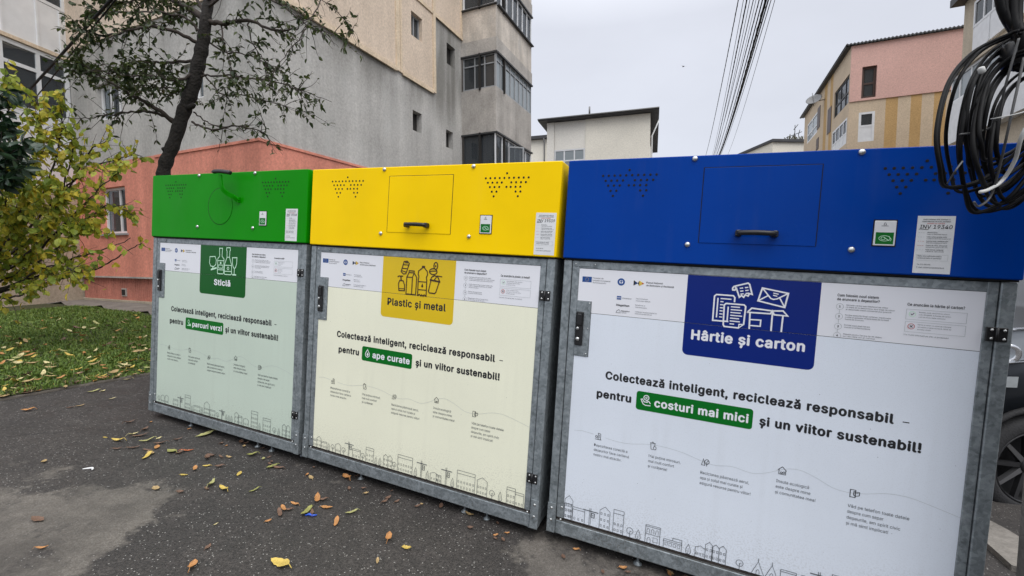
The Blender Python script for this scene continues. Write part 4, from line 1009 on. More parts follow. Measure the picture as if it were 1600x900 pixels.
# recessed ribbed plinth
def ribbed(Fc, s0, s1, z0, z1, mtl, holes=()):
    k = MB(); n = int((s1 - s0) / .07); V = []
    prof = [(0, 0), (.35, 0), (.5, .022), (.85, .022)]
    P_ = []
    for i in range(n):
        for f_, o in prof: P_.append((s0 + (s1 - s0) * (i + f_) / n, o))
    P_.append((s1, 0))
    for a, o in P_: V += [Fc.pt(a, z0, -.10 + o), Fc.pt(a, z1, -.10 + o)]
    k.mesh(V, [(2 * i, 2 * i + 2, 2 * i + 3, 2 * i + 1) for i in range(len(P_) - 1)], smooth=False)
    o = k.build('plinth', mtl, A); return o
ribbed(FL, 0, aTan, -.8, zPl, M['a_pink2']); ribbed(FL, aTan, 9.5, -.8, zPl, M['a_tan'])
k = MB(); fbox(k, FL, -.02, 16, zPl - .03, zPl + .003, -.10, .012); k.build('plinth_ledge', M['a_oldgrey'], A)
k = MB(); zc = FL.px(200, 470)[1]; fbox(k, FL, 0, 9.5, -.8, zc, -.09, -.02); k.build('plinth_base', M['a_tan'], A)
for (x, y) in ((188, 457), (75, 455)):
    a, z = FL.px(x, y); k = MB(); fbox(k, FL, a - .085, a + .085, z - .085, z + .085, -.10, -.060); v_ = k.build('vent_frame', M['a_oldgrey'], A)
    k = MB(); fbox(k, FL, a - .06, a + .06, z - .06, z + .06, -.058, -.050); k.build('vent_opening', M['room'], v_)
# trims
def trim(Fc, s0, s1, z0, z1, o=.055): k = MB(); fbox(k, Fc, s0, s1, z0, z1, .0305, o); return k.build('trim', M['a_trim'], A)
trim(FR, sA - .07, sA + .07, zG - .02, ZT); trim(FR, sA + .10, sA + .17, zG - .02, ZT, .045); trim(FR, sB - .10, sB + .012, zG - .02, ZT, .065)
trim(FR, 0, sA - .075, zG - .06, zG + .05, .075); trim(FR, sA + .18, sB - .11, zG - .06, zG + .05, .065)
trim(FR, sB + .014, sC - .01, zG2 - .05, zG2 + .05, .06); trim(FR, sA + .18, sB - .11, zG2 - .04, zG2 + .05, .06)
trim(FR, sC - .10, sC - .01, zG2 + .055, ZT, .05)
k = MB(); fbox(k, FL, -.03, 3.0, zP - .05, zP - .004, .002, .022); fbox(k, FR, -.0, FR.px(556, 240)[0] + .6, zP - .05, zP - .004, .002, .021); k.build('band', M['a_pink'], A)
window(A, FL, hole_pink[0], hole_pink[1], hole_pink[2], hole_pink[3], (.42,), (), .14, 'frame_white', 'glass', .05, curtain='curtain')
k = MB(); fbox(k, FL, hole_pink[0] - .05, hole_pink[1] + .05, hole_pink[2] - .04, hole_pink[2] - .003, -.1, .05); k.build('window_sill', M['frame_grey'], A)
window(A, FL, hole_g1[0], hole_g1[1], hole_g1[2], hole_g1[3], (.28, .62), (), .14, 'frame_white', 'glass', .07, curtain='curtain_light')
window(A, FL, hole_g2[0], hole_g2[1], hole_g2[2], hole_g2[3], (.5,), (), .14, 'frame_white', 'glass', .07)
window(A, FL, hole_t[0], hole_t[1], hole_t[2], hole_t[3], (.5,), (), .14, 'frame_brown', 'glass_dark', .05)
window(A, FR, h1[0], h1[1], h1[2], h1[3], (.5,), (), .12, 'frame_grey', 'glass', .04, curtain='curtain_light')
# balcony tower
def zt(px, py): return FT.px(px, py)[1]
zTop = [zt(775, 8), zt(775, 57), zt(775, 81), zt(775, 134), zt(775, 207)]
aT = 1.16; aS = FS.px(830, 150)[0]
st = zTop[2] - zTop[4]                       # storey height
k = MB()
def block(z0, z1, o, m): # solid balcony parapet wrapping both faces
    fbox(k, FT, .0, aT + o, z0, z1, -.02, o, m); fbox(k, FS, -.02 + .021, aS, z0, z1, -.12, o, m)
for n in range(-3, 4):
    b0 = zTop[4] + n * st
    t_ = .0 if n < 2 else .0
    k.mat = 0
    m_ = 1 if n <= 0 else 0
    block(b0 + .0, b0 + (zTop[3] - zTop[4]), .0, 1 if n <= 0 else 0)
    if n >= 1: block(b0 - .0, b0 + (zTop[1] - zTop[2]), .03, 1)
k.build('balcony_parapet', [M['a_old'], M['a_oldgrey']], A)
for n in range(-2, 3):
    b0 = zTop[4] + n * st; wz1 = b0; wz0 = b0 - st + (zTop[3] - zTop[4])
    # slab edge flashing
    k = MB(); fbox(k, FT, -.005, aT + .06, wz1 - .012, wz1 + .035, -.01, .05); fbox(k, FS, .052, aS + .02, wz1 - .012, wz1 + .035, -.1, .06); k.build('balcony_flashing', M['frame_dark'], A)
    if n == 2:
        k = MB(); fbox(k, FT, -.005, aT + .06, wz0 - .0, wz0 + .03, -.01, .07); fbox(k, FS, .072, aS + .03, wz0, wz0 + .03, -.1, .09); k.build('window_sill', M['frame_dark'], A)
    if n == 2:
        window(A, FT, .06, aT, wz0 + .03, wz1, (.5,), (), .05, 'frame_white', 'glass', .05, curtain='curtain_light'); window(A, FS, .0, aS, wz0 + .03, wz1, (.14, .28, .44, .58, .72, .86), (), .05, 'frame_white', 'glass', .05, curtain='curtain_light')
    elif n == 1:
        window(A, FT, .05, aT, wz0, wz1, (.36, .66), (.72,), .06, 'frame_grey', 'glass_dark', .035); window(A, FS, .0, aS, wz0, wz1, (.125, .25, .375, .5, .625, .75, .875), (.8,), .05, 'frame_grey', 'glass_pale', .035)
    else:
        window(A, FT, .05, aT, wz0, wz1, (.52,), (), .06, 'frame_dark', 'glass', .035, curtain='curtain'); window(A, FS, .0, aS, wz0, wz1, (.16, .33, .5, .66, .83), (), .05, 'frame_white', 'glass', .05, curtain='curtain_light')
k = MB(); e0 = FS.pt(aS, 0); FE = Face((e0.x, e0.y), dL, dR)
wall(k, FE, 0, 12, ZB, ZT, [], 0); k.build('end_wall', M['a_oldgrey'], A)
k = MB(); q_ = [FL.pt(16, ZT, 0), FL.pt(0, ZT, 0.03), FR.pt(sC, ZT, .03), FT.pt(aT, ZT), FS.pt(aS, ZT), FE.pt(12, ZT)]; k.face(q_); k.build('roof', M['a_oldgrey'], A)
# opened sash on the lowest visible balcony
a0_, z0_ = FS.px(793, 262)[0], None
p0 = FS.pt(FS.px(795, 240)[0], 0, .0); za, zb = FS.px(795, 285)[1], FS.px(795, 229)[1]
FO = Face((p0.x, p0.y), (nR * .8 + dR * .6), nL); k = MB()
for (a, b_, c, d) in ((0, .04, za, zb), (.46, .5, za, zb), (.04, .46, za, za + .04), (.04, .46, zb - .04, zb)): fbox(k, FO, a, b_, c, d, 0, .035)
sash = k.build('open_sash', M['frame_grey'], A); k = MB(); fbox(k, FO, .03, .47, za + .03, zb - .03, .014, .02); k.build('pane', M['glass'], sash)
# white enclosed loggia at the far left
L0 = FL.pt(aLog, 0); FG = Face((L0.x, L0.y), (-.116, -.993), (.993, -.116))
zz = lambda y: FG.px(107, y)[1]
k = MB(); wall(k, FG, -.01, 5, ZB, FG.px(100, 300)[1], [], 0); k.build('loggia_base_wall', M['a_tan'], A)
k = MB(); fbox(k, FG, 0, 5, zz(97), zz(92), -.05, .05); k.build('loggia_ledge', M['a_trim'], A)
k = MB(); fbox(k, FG, 0, 5, zz(92), zz(92) + .95, -.05, .0); k.build('loggia_panel', M['frame_white'], A)
for a in (.12, .55, 1.15, 1.9): k = MB(); fbox(k, FG, a, a + .04, zz(92) + .01, zz(92) + .94, .0005, .02); k.build('panel_joint', M['frame_white'], A)
window(A, FG, .02, 5, zz(92) + .96, zz(92) + 2.4, (.1, .22, .35, .5, .65, .8), (), .04, 'frame_white', 'glass', .07, curtain='curtain_light')
window(A, FG, .02, 5, zz(192), zz(98), (.115, .24, .36, .5, .62, .75, .88), (.67,), .04, 'frame_white', 'glass', .08, curtain='curtain')
k = MB(); fbox(k, FG, 0, 5, FG.px(100, 300)[1] + .003, zz(192) - .003, -.05, .0); k.build('loggia_panel', M['frame_white'], A)
attach(A)

# ================================================================== lawn strip, apron
LE0 = ground(0, 625).xy; LE1 = ground(232, 585).xy; ld_ = (LE1 - LE0).normalized(); ln_ = Vector((-ld_.y, ld_.x))   # points to the lawn side (left)
def lawn_z(x, y):
    d = (Vector((x, y)) - LE0).dot(ln_); 
    return gz(x, y) + .018 + .03 * min(1, max(0, d) / .5) + .015 * math.sin(x * 3.1 + y) * math.sin(y * 2.3 - x)
def inlawn(x, y):
    v = Vector((x, y)); d = (v - LE0).dot(ln_); w_ = (v - C).dot(nL)
    return d > .0 and w_ > .75
k = MB(); NU, NV = 60, 60; V = []
# parametric sheet from the asphalt edge to the apron
for j in range(NV + 1):
    t = -6 + 11.5 * j / NV; e_ = LE0 + ld_ * t
    for i in range(NU + 1):
        dd = 9 * (i / NU) ** 1.5; p = e_ + ln_ * dd
        V.append((p.x, p.y, lawn_z(p.x, p.y)))
Fa = []
for j in range(NV):
    for i in range(NU):
        q4 = [j * (NU + 1) + i, j * (NU + 1) + i + 1, (j + 1) * (NU + 1) + i + 1, (j + 1) * (NU + 1) + i]
        c_ = sum((Vector(V[n]) for n in q4), Vector()) / 4
        if (c_.xy - C).dot(nL) > -.1: Fa.append(q4[::-1])
k.mesh(V, Fa, smooth=True); M['lawn'] = mat('lawn_soil', (.045, .050, .018), .95, noise=.45, nscale=14, bump=.6, bscale=40)
lo = k.build('lawn_ground', M['lawn']); tag(lo, kind='structure')
# thin concrete edging and dirt apron along the wall
M['concrete'] = plaster('old_concrete', (.20, .185, .165), noise=.2, nscale=4, bump=.5, bscale=40)
k = MB(); V = []; n = 40
for i in range(n + 1):
    a = 12.5 * i / n - .3
    for o in (.02, .45, .72 + .05 * math.sin(i * 1.3) + .03 * math.sin(i * 3.7)):
        p = FL.pt(a, 0, o); V.append((p.x, p.y, lawn_z(p.x, p.y) + (.045 if o < .7 else .005)))
k.mesh(V, [(3 * i + j, 3 * i + 3 + j, 3 * i + 4 + j, 3 * i + 1 + j) for i in range(n) for j in range(2)], smooth=True)
ap = k.build('pavement', M['concrete']); tag(ap, kind='structure')
k = MB(); V = []; n = 60
for i in range(n + 1):
    p = LE0 + ld_ * (-5 + 9.5 * i / n) + ln_ * .01 * math.sin(i * 1.9)
    for (o, h) in ((-.035, .001), (-.030, .014), (.02, .016), (.03, .0)):
        q_ = p + ln_ * o; V.append((q_.x, q_.y, gz(q_.x, q_.y) + h))
k.mesh(V, [(4 * i + j, 4 * i + 1 + j, 4 * i + 5 + j, 4 * i + 4 + j) for i in range(n) for j in range(3)], smooth=False)
M['edge'] = plaster('dirty_edging', (.10, .088, .075), noise=.3, nscale=9, bump=.5, bscale=60)
kb = k.build('kerb_edge', M['edge']); tag(kb, kind='structure')

# grass: many short blades and small broad clover-like leaves
rng = np.random.default_rng(3)
def grass(N_, broad):
    pts = []
    while len(pts) < N_:
        t = rng.uniform(-1.2, 5.0); d = 6.2 * rng.uniform(0, 1) ** 1.25 + .0
        p = LE0 + ld_ * t + ln_ * d
        if not inlawn(p.x, p.y): continue
        if d < .25 and rng.random() < .55: continue
        pts.append((p.x, p.y, lawn_z(p.x, p.y)))
    P_ = np.array(pts); n = len(P_); a = rng.uniform(0, 2 * np.pi, n); lean = rng.uniform(.1, 1.1, n)
    clump = .5 + .5 * np.sin(P_[:, 0] * 5.1 + np.sin(P_[:, 1] * 4.3) * 2) * np.cos(P_[:, 1] * 6.2)
    h = rng.uniform(.02, .055, n) * (.7 + .7 * clump)
    if broad: wd = rng.uniform(.010, .020, n); h *= .6
    else: wd = rng.uniform(.0025, .005, n)
    dx, dy = np.cos(a), np.sin(a); nx_, ny_ = -dy, dx
    base = P_; mid = base + np.stack([dx * h * lean * .4, dy * h * lean * .4, h * .65], 1); tip = base + np.stack([dx * h * lean * 1.2, dy * h * lean * 1.2, h * (1.05 - .35 * lean)], 1)
    W_ = np.stack([nx_ * wd, ny_ * wd, 0 * wd], 1)
    V = np.stack([base - W_ * (.25 if broad else .8), base + W_ * (.25 if broad else .8), mid + W_, mid - W_, tip], 1).reshape(-1, 3)
    F_ = []
    for i in range(n): F_ += [(5 * i, 5 * i + 1, 5 * i + 2, 5 * i + 3), (5 * i + 3, 5 * i + 2, 5 * i + 4)]
    return V.tolist(), F_
V1, F1 = grass(52000, False); V2, F2 = grass(15000, True)
me = bpy.data.meshes.new('grass'); off = len(V1); me.from_pydata(V1 + V2, [], F1 + [tuple(i + off for i in f) for f in F2])
M['grass'] = leafmat('grass_blades', (.070, .125, .020), (.22, .29, .055), (.115, .20, .032), .25); me.materials.append(M['grass'])
go = bpy.data.objects.new('grass', me); COL.objects.link(go); tag(go, 'short patchy green grass with clover in the lawn strip by the salmon wall', 'grass', kind='stuff')
# ================================================================== BACKGROUND BUILDINGS
def vpface(px, Y, dirx, diry, n): p = at(px, 408, Y); return Face((p.x, p.y), (dirx, diry), n)
# ---- white gabled block in the middle
M['m_white'] = plaster('off_white_render', (.80, .77, .70), noise=.05, nscale=.5, bump=.1)
M['m_pale'] = plaster('yellowish_white_render', (.80, .76, .66), noise=.06, nscale=.5, bump=.1)
M['roof_dark'] = mat('dark_roof_sheet', (.045, .045, .048), .6, noise=.2, nscale=2)
M['gutter'] = mat('grey_gutter', (.20, .20, .20), .5)
Bd = Vector((.954, -.305)).normalized(); Bn = Vector((-.305, -.954)).normalized(); Br = Vector((.32, 1)).normalized()
p = at(855, 200, 32); FB = Face((p.x, p.y), Bd, Bn); wB = FB.px(1016, 200)[0]
B = empty('house', (p.x, p.y, 0), 'off white building with dark eaves rising between the tower and the wires', 'building')
zr0 = FB.px(854, 193)[1]; zr1 = FB.px(1016, 177)[1]; aj = FB.px(915, 200)[0]
hw = (FB.px(866, 240)[0], aj - .03, FB.px(890, 270)[1], FB.px(890, 233)[1])
k = MB(); wall(k, FB, 0, FB.px(866, 240)[0], -1, zr0, [], 0, off=.06); wall(k, FB, FB.px(866, 240)[0], aj, -1, zr0, [hw], 0); wall(k, FB, aj, wB, -1, zr1, [], 1, off=.06)
q0 = FB.pt(aj, 0, .06); k.face([FB.pt(aj, -1, 0), FB.pt(aj, -1, .06), FB.pt(aj, zr1, .06), FB.pt(aj, zr1, 0)], 1)
FBr = Face(FB.pt(wB, 0, .06).xy, Br, (Br.y, -Br.x)); wall(k, FBr, 0, 11, -1, zr1, [], 0)
FBl = Face(FB.pt(0, 0, .06).xy, Br, (-Br.y, Br.x)); wall(k, FBl, 0, 11, -1, zr0, [], 0)
k.build('wall', [M['m_white'], M['m_pale']], B)
# mono-pitch roof slab with deep eaves
def pz(a, o): return zr0 + (zr1 - zr0) * max(0, min(1.1, a / wB)) + .05
e = .55; k = MB()
c4 = [(-e, e), (wB + e, e), (wB + e, -11.5), (-e, -11.5)]
lo_ = [FB.pt(a, pz(a, o), o) for a, o in c4]; hi_ = [v + Vector((0, 0, .12)) for v in lo_]
k.mesh(lo_ + hi_, [(0, 3, 2, 1), (4, 5, 6, 7), (0, 1, 5, 4), (1, 2, 6, 5), (2, 3, 7, 6), (3, 0, 4, 7)]); rf = k.build('roof', M['roof_dark'], B)
k = MB(); k.tube([FB.pt(-e, pz(-e, 0) + .09, e + .05), FB.pt(wB + e, pz(wB + e, 0) + .09, e + .05)], .05, 8); k.build('gutter', M['gutter'], rf)
k = MB(); k.tube([FB.pt(aj + .3, pz(aj, 0) + .2, .3), FB.pt(aj + .3, pz(aj, 0) + .7, .3)], .06, 8); k.build('vent_pipe', M['gutter'], rf)
k = MB(); pth = [FB.pt(wB + e, pz(wB, 0) - .1, -1.5), FB.pt(wB + .12, pz(wB, 0) - 1.2, -1.2), FB.pt(wB + .12, 0, -1.2)]; k.tube(pth, .05, 8); k.build('downpipe', M['frame_white'], B)
window(B, FB, hw[0], hw[1], hw[2], hw[3], (.33, .66), (.52,), .05, 'frame_white', 'glass_pale', .10)
FBr2 = FBr; window(B, FBr2, .8, 2.2, FBr.px(1018, 240)[1] - 1.2, zr1 - 1.6, (.5,), (), .02, 'frame_brown', 'glass_dark', .08)
attach(B)
# ---- low cream building behind it
p = at(845, 408, 44); Fc = Face((p.x, p.y), Bd, Bn)
Cb = empty('house', (p.x, p.y, 0), 'small cream wall with dark roof edge squeezed between tower and white block', 'building')
zc_ = at(845, 218, 44).z; k = MB(); k.box(-6, .8, -8, 0, -1, zc_, 0, fr=lambda a, o, z: Fc.pt(a, z, o)); k.build('wall', M['m_pale'], Cb)
k = MB(); k.box(-6.4, 1.0, -8.4, .4, zc_ + .003, zc_ + .3, 0, fr=lambda a, o, z: Fc.pt(a, z, o)); k.build('roof', M['roof_dark'], Cb)
a_ = Fc.px(851, 230)[0]; k = MB(); k.tube([Fc.pt(a_, zc_, .42), Fc.pt(a_, zc_ - .4, .1), Fc.pt(a_, 0, .1)], .06, 8); k.build('downpipe', M['gutter'], Cb)
attach(Cb)
# ---- pink and striped block on the right
M['d_pink'] = plaster('rose_render', (.66, .42, .365), noise=.05, nscale=.8, bump=.2)
M['d_beige'] = plaster('sand_render', (.58, .47, .345), noise=.07, nscale=.8, bump=.2)
M['d_stripe'] = plaster('ochre_stripe_render', (.52, .34, .155), noise=.07, nscale=.9, bump=.2)
p = at(1328.5, 120, 22); dPt = Vector((p.x, p.y)); FD = Face(dPt, -dL, nL); FDl = Face(dPt, dR, -nR)
D = empty('apartment_building', (p.x, p.y, 0), 'block with rose top floor above ochre and sand stripes, satellite dish on its side', 'building')
zD = FD.px(1330, 73)[1]; zD1 = FD.px(1328, 160)[1]; wD = 9.0; lD = FDl.px(1257, 200)[0]
hp = (FD.px(1346, 130)[0], FD.px(1369, 130)[0], FD.px(1357, 153)[1], FD.px(1357, 104)[1])
hw2 = (FD.px(1341, 200)[0], FD.px(1366, 200)[0], FD.px(1353, 221)[1], FD.px(1353, 175)[1])
k = MB(); wall(k, FD, 0, wD, zD1, zD, [hp], 0, off=.05)
k.face([FD.pt(0, zD1, 0), FD.pt(wD, zD1, 0), FD.pt(wD, zD1, .05), FD.pt(0, zD1, .05)], 0); k.face([FD.pt(0, zD1, 0), FD.pt(0, zD1, .05), FD.pt(0, zD, .05), FD.pt(0, zD, 0)], 0)
xs = [0] + [FD.px(x, 200)[0] for x in (1382, 1401, 1421, 1438, 1457, 1476, 1495, 1513, 1530, 1548)] + [wD]
for i in range(len(xs) - 1): wall(k, FD, xs[i], xs[i + 1], -1, zD1, [hw2] if i == 0 else [], 2 if i % 2 else 1)
dh1 = (FDl.px(1326, 150)[0], FDl.px(1304, 150)[0], FDl.px(1326, 160)[1], FDl.px(1326, 117)[1])
dh2 = (FDl.px(1323, 200)[0], FDl.px(1301, 200)[0], FDl.px(1323, 223)[1], FDl.px(1323, 184)[1])
dh3 = (FDl.px(1277, 200)[0], FDl.px(1262, 200)[0], FDl.px(1277, 206)[1], FDl.px(1277, 175)[1])
xs = [0, dh1[1] + .4, dh1[1] + 1.0, dh1[1] + 1.7, dh1[1] + 2.4, dh1[1] + 3.0, lD]
for i in range(len(xs) - 1): wall(k, FDl, xs[i], xs[i + 1], -1, zD, [h for h in (dh1, dh2, dh3) if xs[i] <= h[0] < xs[i + 1]] , 2 if i in (1, 3) else 1)
k.build('wall', [M['d_pink'], M['d_beige'], M['d_stripe']], D)
window(D, FD, *hp, (), (.47,), .10, 'frame_brown', 'glass', .10, curtain='curtain_light')
window(D, FD, *hw2, (), (.53,), .05, 'frame_white', 'glass', .10, solid=.52, curtain='curtain_light')
window(D, FDl, *dh1, (.3, .62), (.45,), .10, 'frame_dark', 'glass', .08, curtain='curtain_light'); window(D, FDl, *dh2, (.25, .5, .75), (.42,), .05, 'frame_white', 'glass', .10, solid=.42, curtain='curtain_light'); window(D, FDl, *dh3, (.5,), (.4,), .05, 'frame_white', 'glass_pale', .10)
for (x0, y0, x1, y1) in ((1298, 172, 1294, 205), (1281, 198, 1278, 170), (1279, 232, 1276, 218)):
    a0_, z0_ = FDl.px(max(x0, x1), max(y0, y1)); a1_, z1_ = FDl.px(min(x0, x1), min(y0, y1)); k = MB(); fbox(k, FDl, a0_, a1_, z0_, z1_, .003, .02); k.build('stair_window', M['frame_brown'], D)
# corrugated roof edge along the rose gable, flat roof
k = MB(); n = 64; V = []
for i in range(n * 4 + 1):
    a = -.25 + (wD + .25) * i / (n * 4); z = zD + .01 + .028 * math.sin(i * math.pi / 2)
    V += [FD.pt(a, z, .18), FD.pt(a, z + .075, .18), FD.pt(a, z + .075, -12)]
k.mesh(V, [(3 * i + j, 3 * i + 3 + j, 3 * i + 4 + j, 3 * i + 1 + j) for i in range(n * 4) for j in range(2)], smooth=False)
k.box(-.02, lD + .3, .0, .22, zD + .002, zD + .11, 0, fr=lambda a, o, z: FDl.pt(a, z, o)); k.build('roof', M['roof_dark'], D)
def dish(Fx, a, z, r, nm='satellite_dish'):
    c = Fx.pt(a, z, .55); ax = (Vector((Fx.n.x, Fx.n.y, 0)) * .5 + Vector((0, -.6, .5))).normalized()
    k = MB(); k.lathe(c, ax, [(.02, -.10), (r * .5, -.075), (r * .85, -.02), (r, .02), (r * .83, 0), (r * .5, -.055), (.02, -.08)], 18); k.tube([Fx.pt(a, z - .1, 0), Fx.pt(a, z - .1, .35), c - ax * .09], .025, 6); k.tube([c - ax * .05 - Vector((0, 0, r * .9)), c + ax * .45], .015, 6)

    return k
for (x, y, r) in ((1289, 153, .42),):
    a, z = FDl.px(x, y); k = dish(FDl, a, z, r); o = k.build('satellite_dish', M['gutter'], D)
attach(D)
# antenna on the far end of the block
p = at(1249, 215, 36); an = MB(); 
for s_ in (((0, 0, -.1), (0, 0, 1.3)), ((-.7, 0, .25), (.6, 0, .75)), ((-.1, 0, .9), (.25, 0, 1.35)), ((-.5, 0, .1), (-.38, 0, .55)), ((-.1, 0, .3), (.02, 0, .8)), ((.3, 0, .42), (.42, 0, .9))): an.tube(s_, .028, 6)
# ---- low far roofs left of it
FF = Face((at(1201, 408, 37).x, 37), (1, .05), (.05, -1)); zf = at(1230, 222, 37).z
Fb = empty('house', (FF.O.x, FF.O.y, 0), 'low far cream wall with dark parapet and weeds left of the rose block', 'building')
k = MB(); k.box(0, 6.5, -8, 0, -1, zf, 0, fr=lambda a, o, z: FF.pt(a, z, o)); k.build('wall', M['m_pale'], Fb)
k = MB(); k.box(-.15, 6.6, -8.2, .2, zf + .003, zf + .22, 0, fr=lambda a, o, z: FF.pt(a, z, o)); k.build('roof', M['roof_dark'], Fb); attach(Fb)
ao = an.build('television_antenna', M['frame_dark']); pa = FF.pt(FF.px(1249, 222)[0], zf + .3, -.6); ao.location = pa; tag(ao, 'thin rooftop television antenna on the low far roof', 'antenna')
rr_ = random.Random(5); k = MB()
for i in range(60):
    a = rr_.uniform(1.2, 3.4); p = FF.pt(a, zf + .2, rr_.uniform(-.5, -.1)); h = rr_.uniform(.15, .5); d = Vector((rr_.uniform(-.2, .2), 0, h)); w_ = Vector((.05, 0, .02)); k.face([p, p + w_, p + d, p + d - w_])
M['weed'] = mat('dry_weeds', (.08, .075, .04), .9); tag(k.build('roof_weeds', M['weed']), 'dry weeds along the low far roof edge', 'weeds', kind='stuff')
# ---- close block at the right edge
M['e_beige'] = plaster('pier_render', (.52, .45, .35), noise=.08, nscale=1.5, bump=.3, streak=.06)
p = at(1505, 55, 16); eP = Vector((p.x, p.y)); FE2 = Face(eP, -dR, -nR); FE3 = Face(eP, -dL, nL)
E_ = empty('apartment_building', (p.x, p.y, 0), 'beige block at the right edge with white enclosed balconies behind the cable coil', 'building')
zE = FE2.px(1506, 8)[1]
k = MB(); wall(k, FE2, 0, 9, -1, 14, [], 0); k.build('wall', M['e_beige'], E_)
k = MB(); FEb = Face(FE2.pt(0, 0, 0).xy, dR * 1., nL); wall(k, Face(eP, Vector((.913, -.407)), -nL), 0, 8, -1, 14, [], 0); k.build('back_wall', M['e_beige'], E_)
k = MB(); fbox(k, FE2, -.15, 9, zE, zE + .25, -.1, .35); k.build('roof', M['roof_dark'], E_)
a0_ = FE2.px(1526, 60)[0]; zb0 = FE2.px(1527, 81)[1]; zb1 = FE2.px(1527, 44)[1]; zb2 = FE2.px(1527, 5)[1]
k = MB(); fbox(k, FE2, a0_, 9, zb0, zb1, -.3, .10); k.build('balcony_panel', M['frame_white'], E_)
for a in (.95, 1.9, 2.9): k = MB(); fbox(k, FE2, a0_ + a, a0_ + a + .05, zb0 + .01, zb1 - .01, .1005, .12); k.build('panel_joint', M['frame_white'], E_)
window(E_, FE2, a0_, a0_ + 5, zb1 + .004, zb2, (.12, .22, .38, .5, .62, .8), (), -.06, 'frame_white', 'glass', .08, curtain='curtain_light')
for (yt, yb) in ((110, 215),):
    z1_ = FE2.px(1520, yt)[1]; z0_ = FE2.px(1520, yb)[1]
    k = MB(); fbox(k, FE2, .10, 9, z0_, z1_ - .9, -.3, .30); k.build('balcony_panel', M['frame_white'], E_)
    window(E_, FE2, .10, 6, z1_ - .896, z1_, (.1, .22, .38, .5, .62, .8), (), -.22, 'frame_white', 'glass_pale', .08)
    k = MB(); fbox(k, FE2, .05, 9, z1_ + .003, z1_ + .12, -.3, .34); k.build('balcony_slab', M['e_beige'], E_)
attach(E_)

# ================================================================== POLES AND OVERHEAD WIRES
def pole(px, Y, top, r0, r1, label, xz=None):
    g = ground(px, 850) if xz is None else Vector((xz[0], xz[1], gz(*xz)))
    k = MB(); pts = [(g.x, g.y, g.z - .3), (g.x, g.y, g.z + (top - g.z) * .5), (g.x, g.y, top)]
    k.tube(pts, [r0, (r0 + r1) / 2, r1], 20); o = k.build('utility_pole', M['concrete']); tag(o, label, 'pole'); return g
polex, poley = 1.625, 1.20
pole(0, 0, 6.2, .125, .10, 'round concrete pole cut by the right edge, carrying the black cable coil', (polex, poley))
farp = at(1112, 249, 33)
pole(0, 0, farp.z + .08, .16, .12, 'distant concrete pole where the overhead wires end behind the blue bin', (farp.x, 33.0))
M['wire'] = mat('black_cable', (.0045, .0045, .005), 0.55, spec=.15, noise=.2, nscale=80)
M['wire2'] = mat('grey_cable', (.06, .06, .06), .5, noise=.15, nscale=80)
M['wire_white'] = mat('dirty_white_cable', (.55, .55, .53), .5, noise=.1, nscale=60)
wires = [(1152, 1101, .010, 1), (1160, 1111, .006, 0), (1165, 1113, .013, 1), (1170, 1116, .006, 0), (1175, 1114, .009, 0), (1179, 1118, .005, 0), (1184, 1117, .011, 1), (1189, 1120, .013, 0), (1194, 1121, .024, 1), (1198, 1122, .014, 0), (1202, 1123, .008, 0), (1208, 1134, .006, 0)]
for n, (xt, xb, r, tw) in enumerate(wires):
    a = at(xt + (xt - xb) * .35, -84, 7.5); b_ = at(xb, 243, 33); b_.z = farp.z + .02 * (n % 3); b_.x = at(xb, 243, 33).x
    pts = []
    for i in range(33):
        t = i / 32; q_ = a.lerp(b_, t); q_.z -= .35 * 4 * t * (1 - t) * (1 + .1 * (n % 3)); pts.append(q_)
    k = MB(); k.tube(pts, r * .95, 6)
    if tw:   # lashed wire wound round it
        hx = [];
        for i in range(260):
            t = i / 259 * 32; j = min(31, int(t)); q_ = pts[j].lerp(pts[j + 1], t - j); an_ = i * 1.0; hx.append(q_ + Vector((math.cos(an_), 0, math.sin(an_))) * r * 1.1)
        k.tube(hx, r * .35, 4)
    o = k.build('overhead_wire', M['wire']); tag(o, ('thick' if r > .011 else 'thin') + (' wrapped' if tw else ' smooth') + ' black overhead wire, %s from the left across the sky' % ('first second third fourth fifth sixth seventh eighth ninth tenth eleventh last'.split()[n]), 'wire', 'overhead wires crossing the sky')
# two thick cables at the upper left
for n, (p0, p1, r) in enumerate((((186, -14), (50, 136), .016), ((200, -24), (62, 145), .008))):
    a = at(*p0, 4.6); b_ = at(*p1, 6.6); d = (a - b_); a2 = a + d * .5; b2 = b_ - d * .35; k = MB(); k.tube([a2, a, b_, b2], r, 8); o = k.build('overhead_cable', M['wire'])
    tag(o, ('thick black cable slanting past the white loggia into the yellow shrub', 'thinner black cable just right of the thick one over the yellow shrub')[n], 'cable')
# ================================================================== RECYCLING BINS
for i_, b__ in enumerate(BINS): make_bin(i_, *b__)

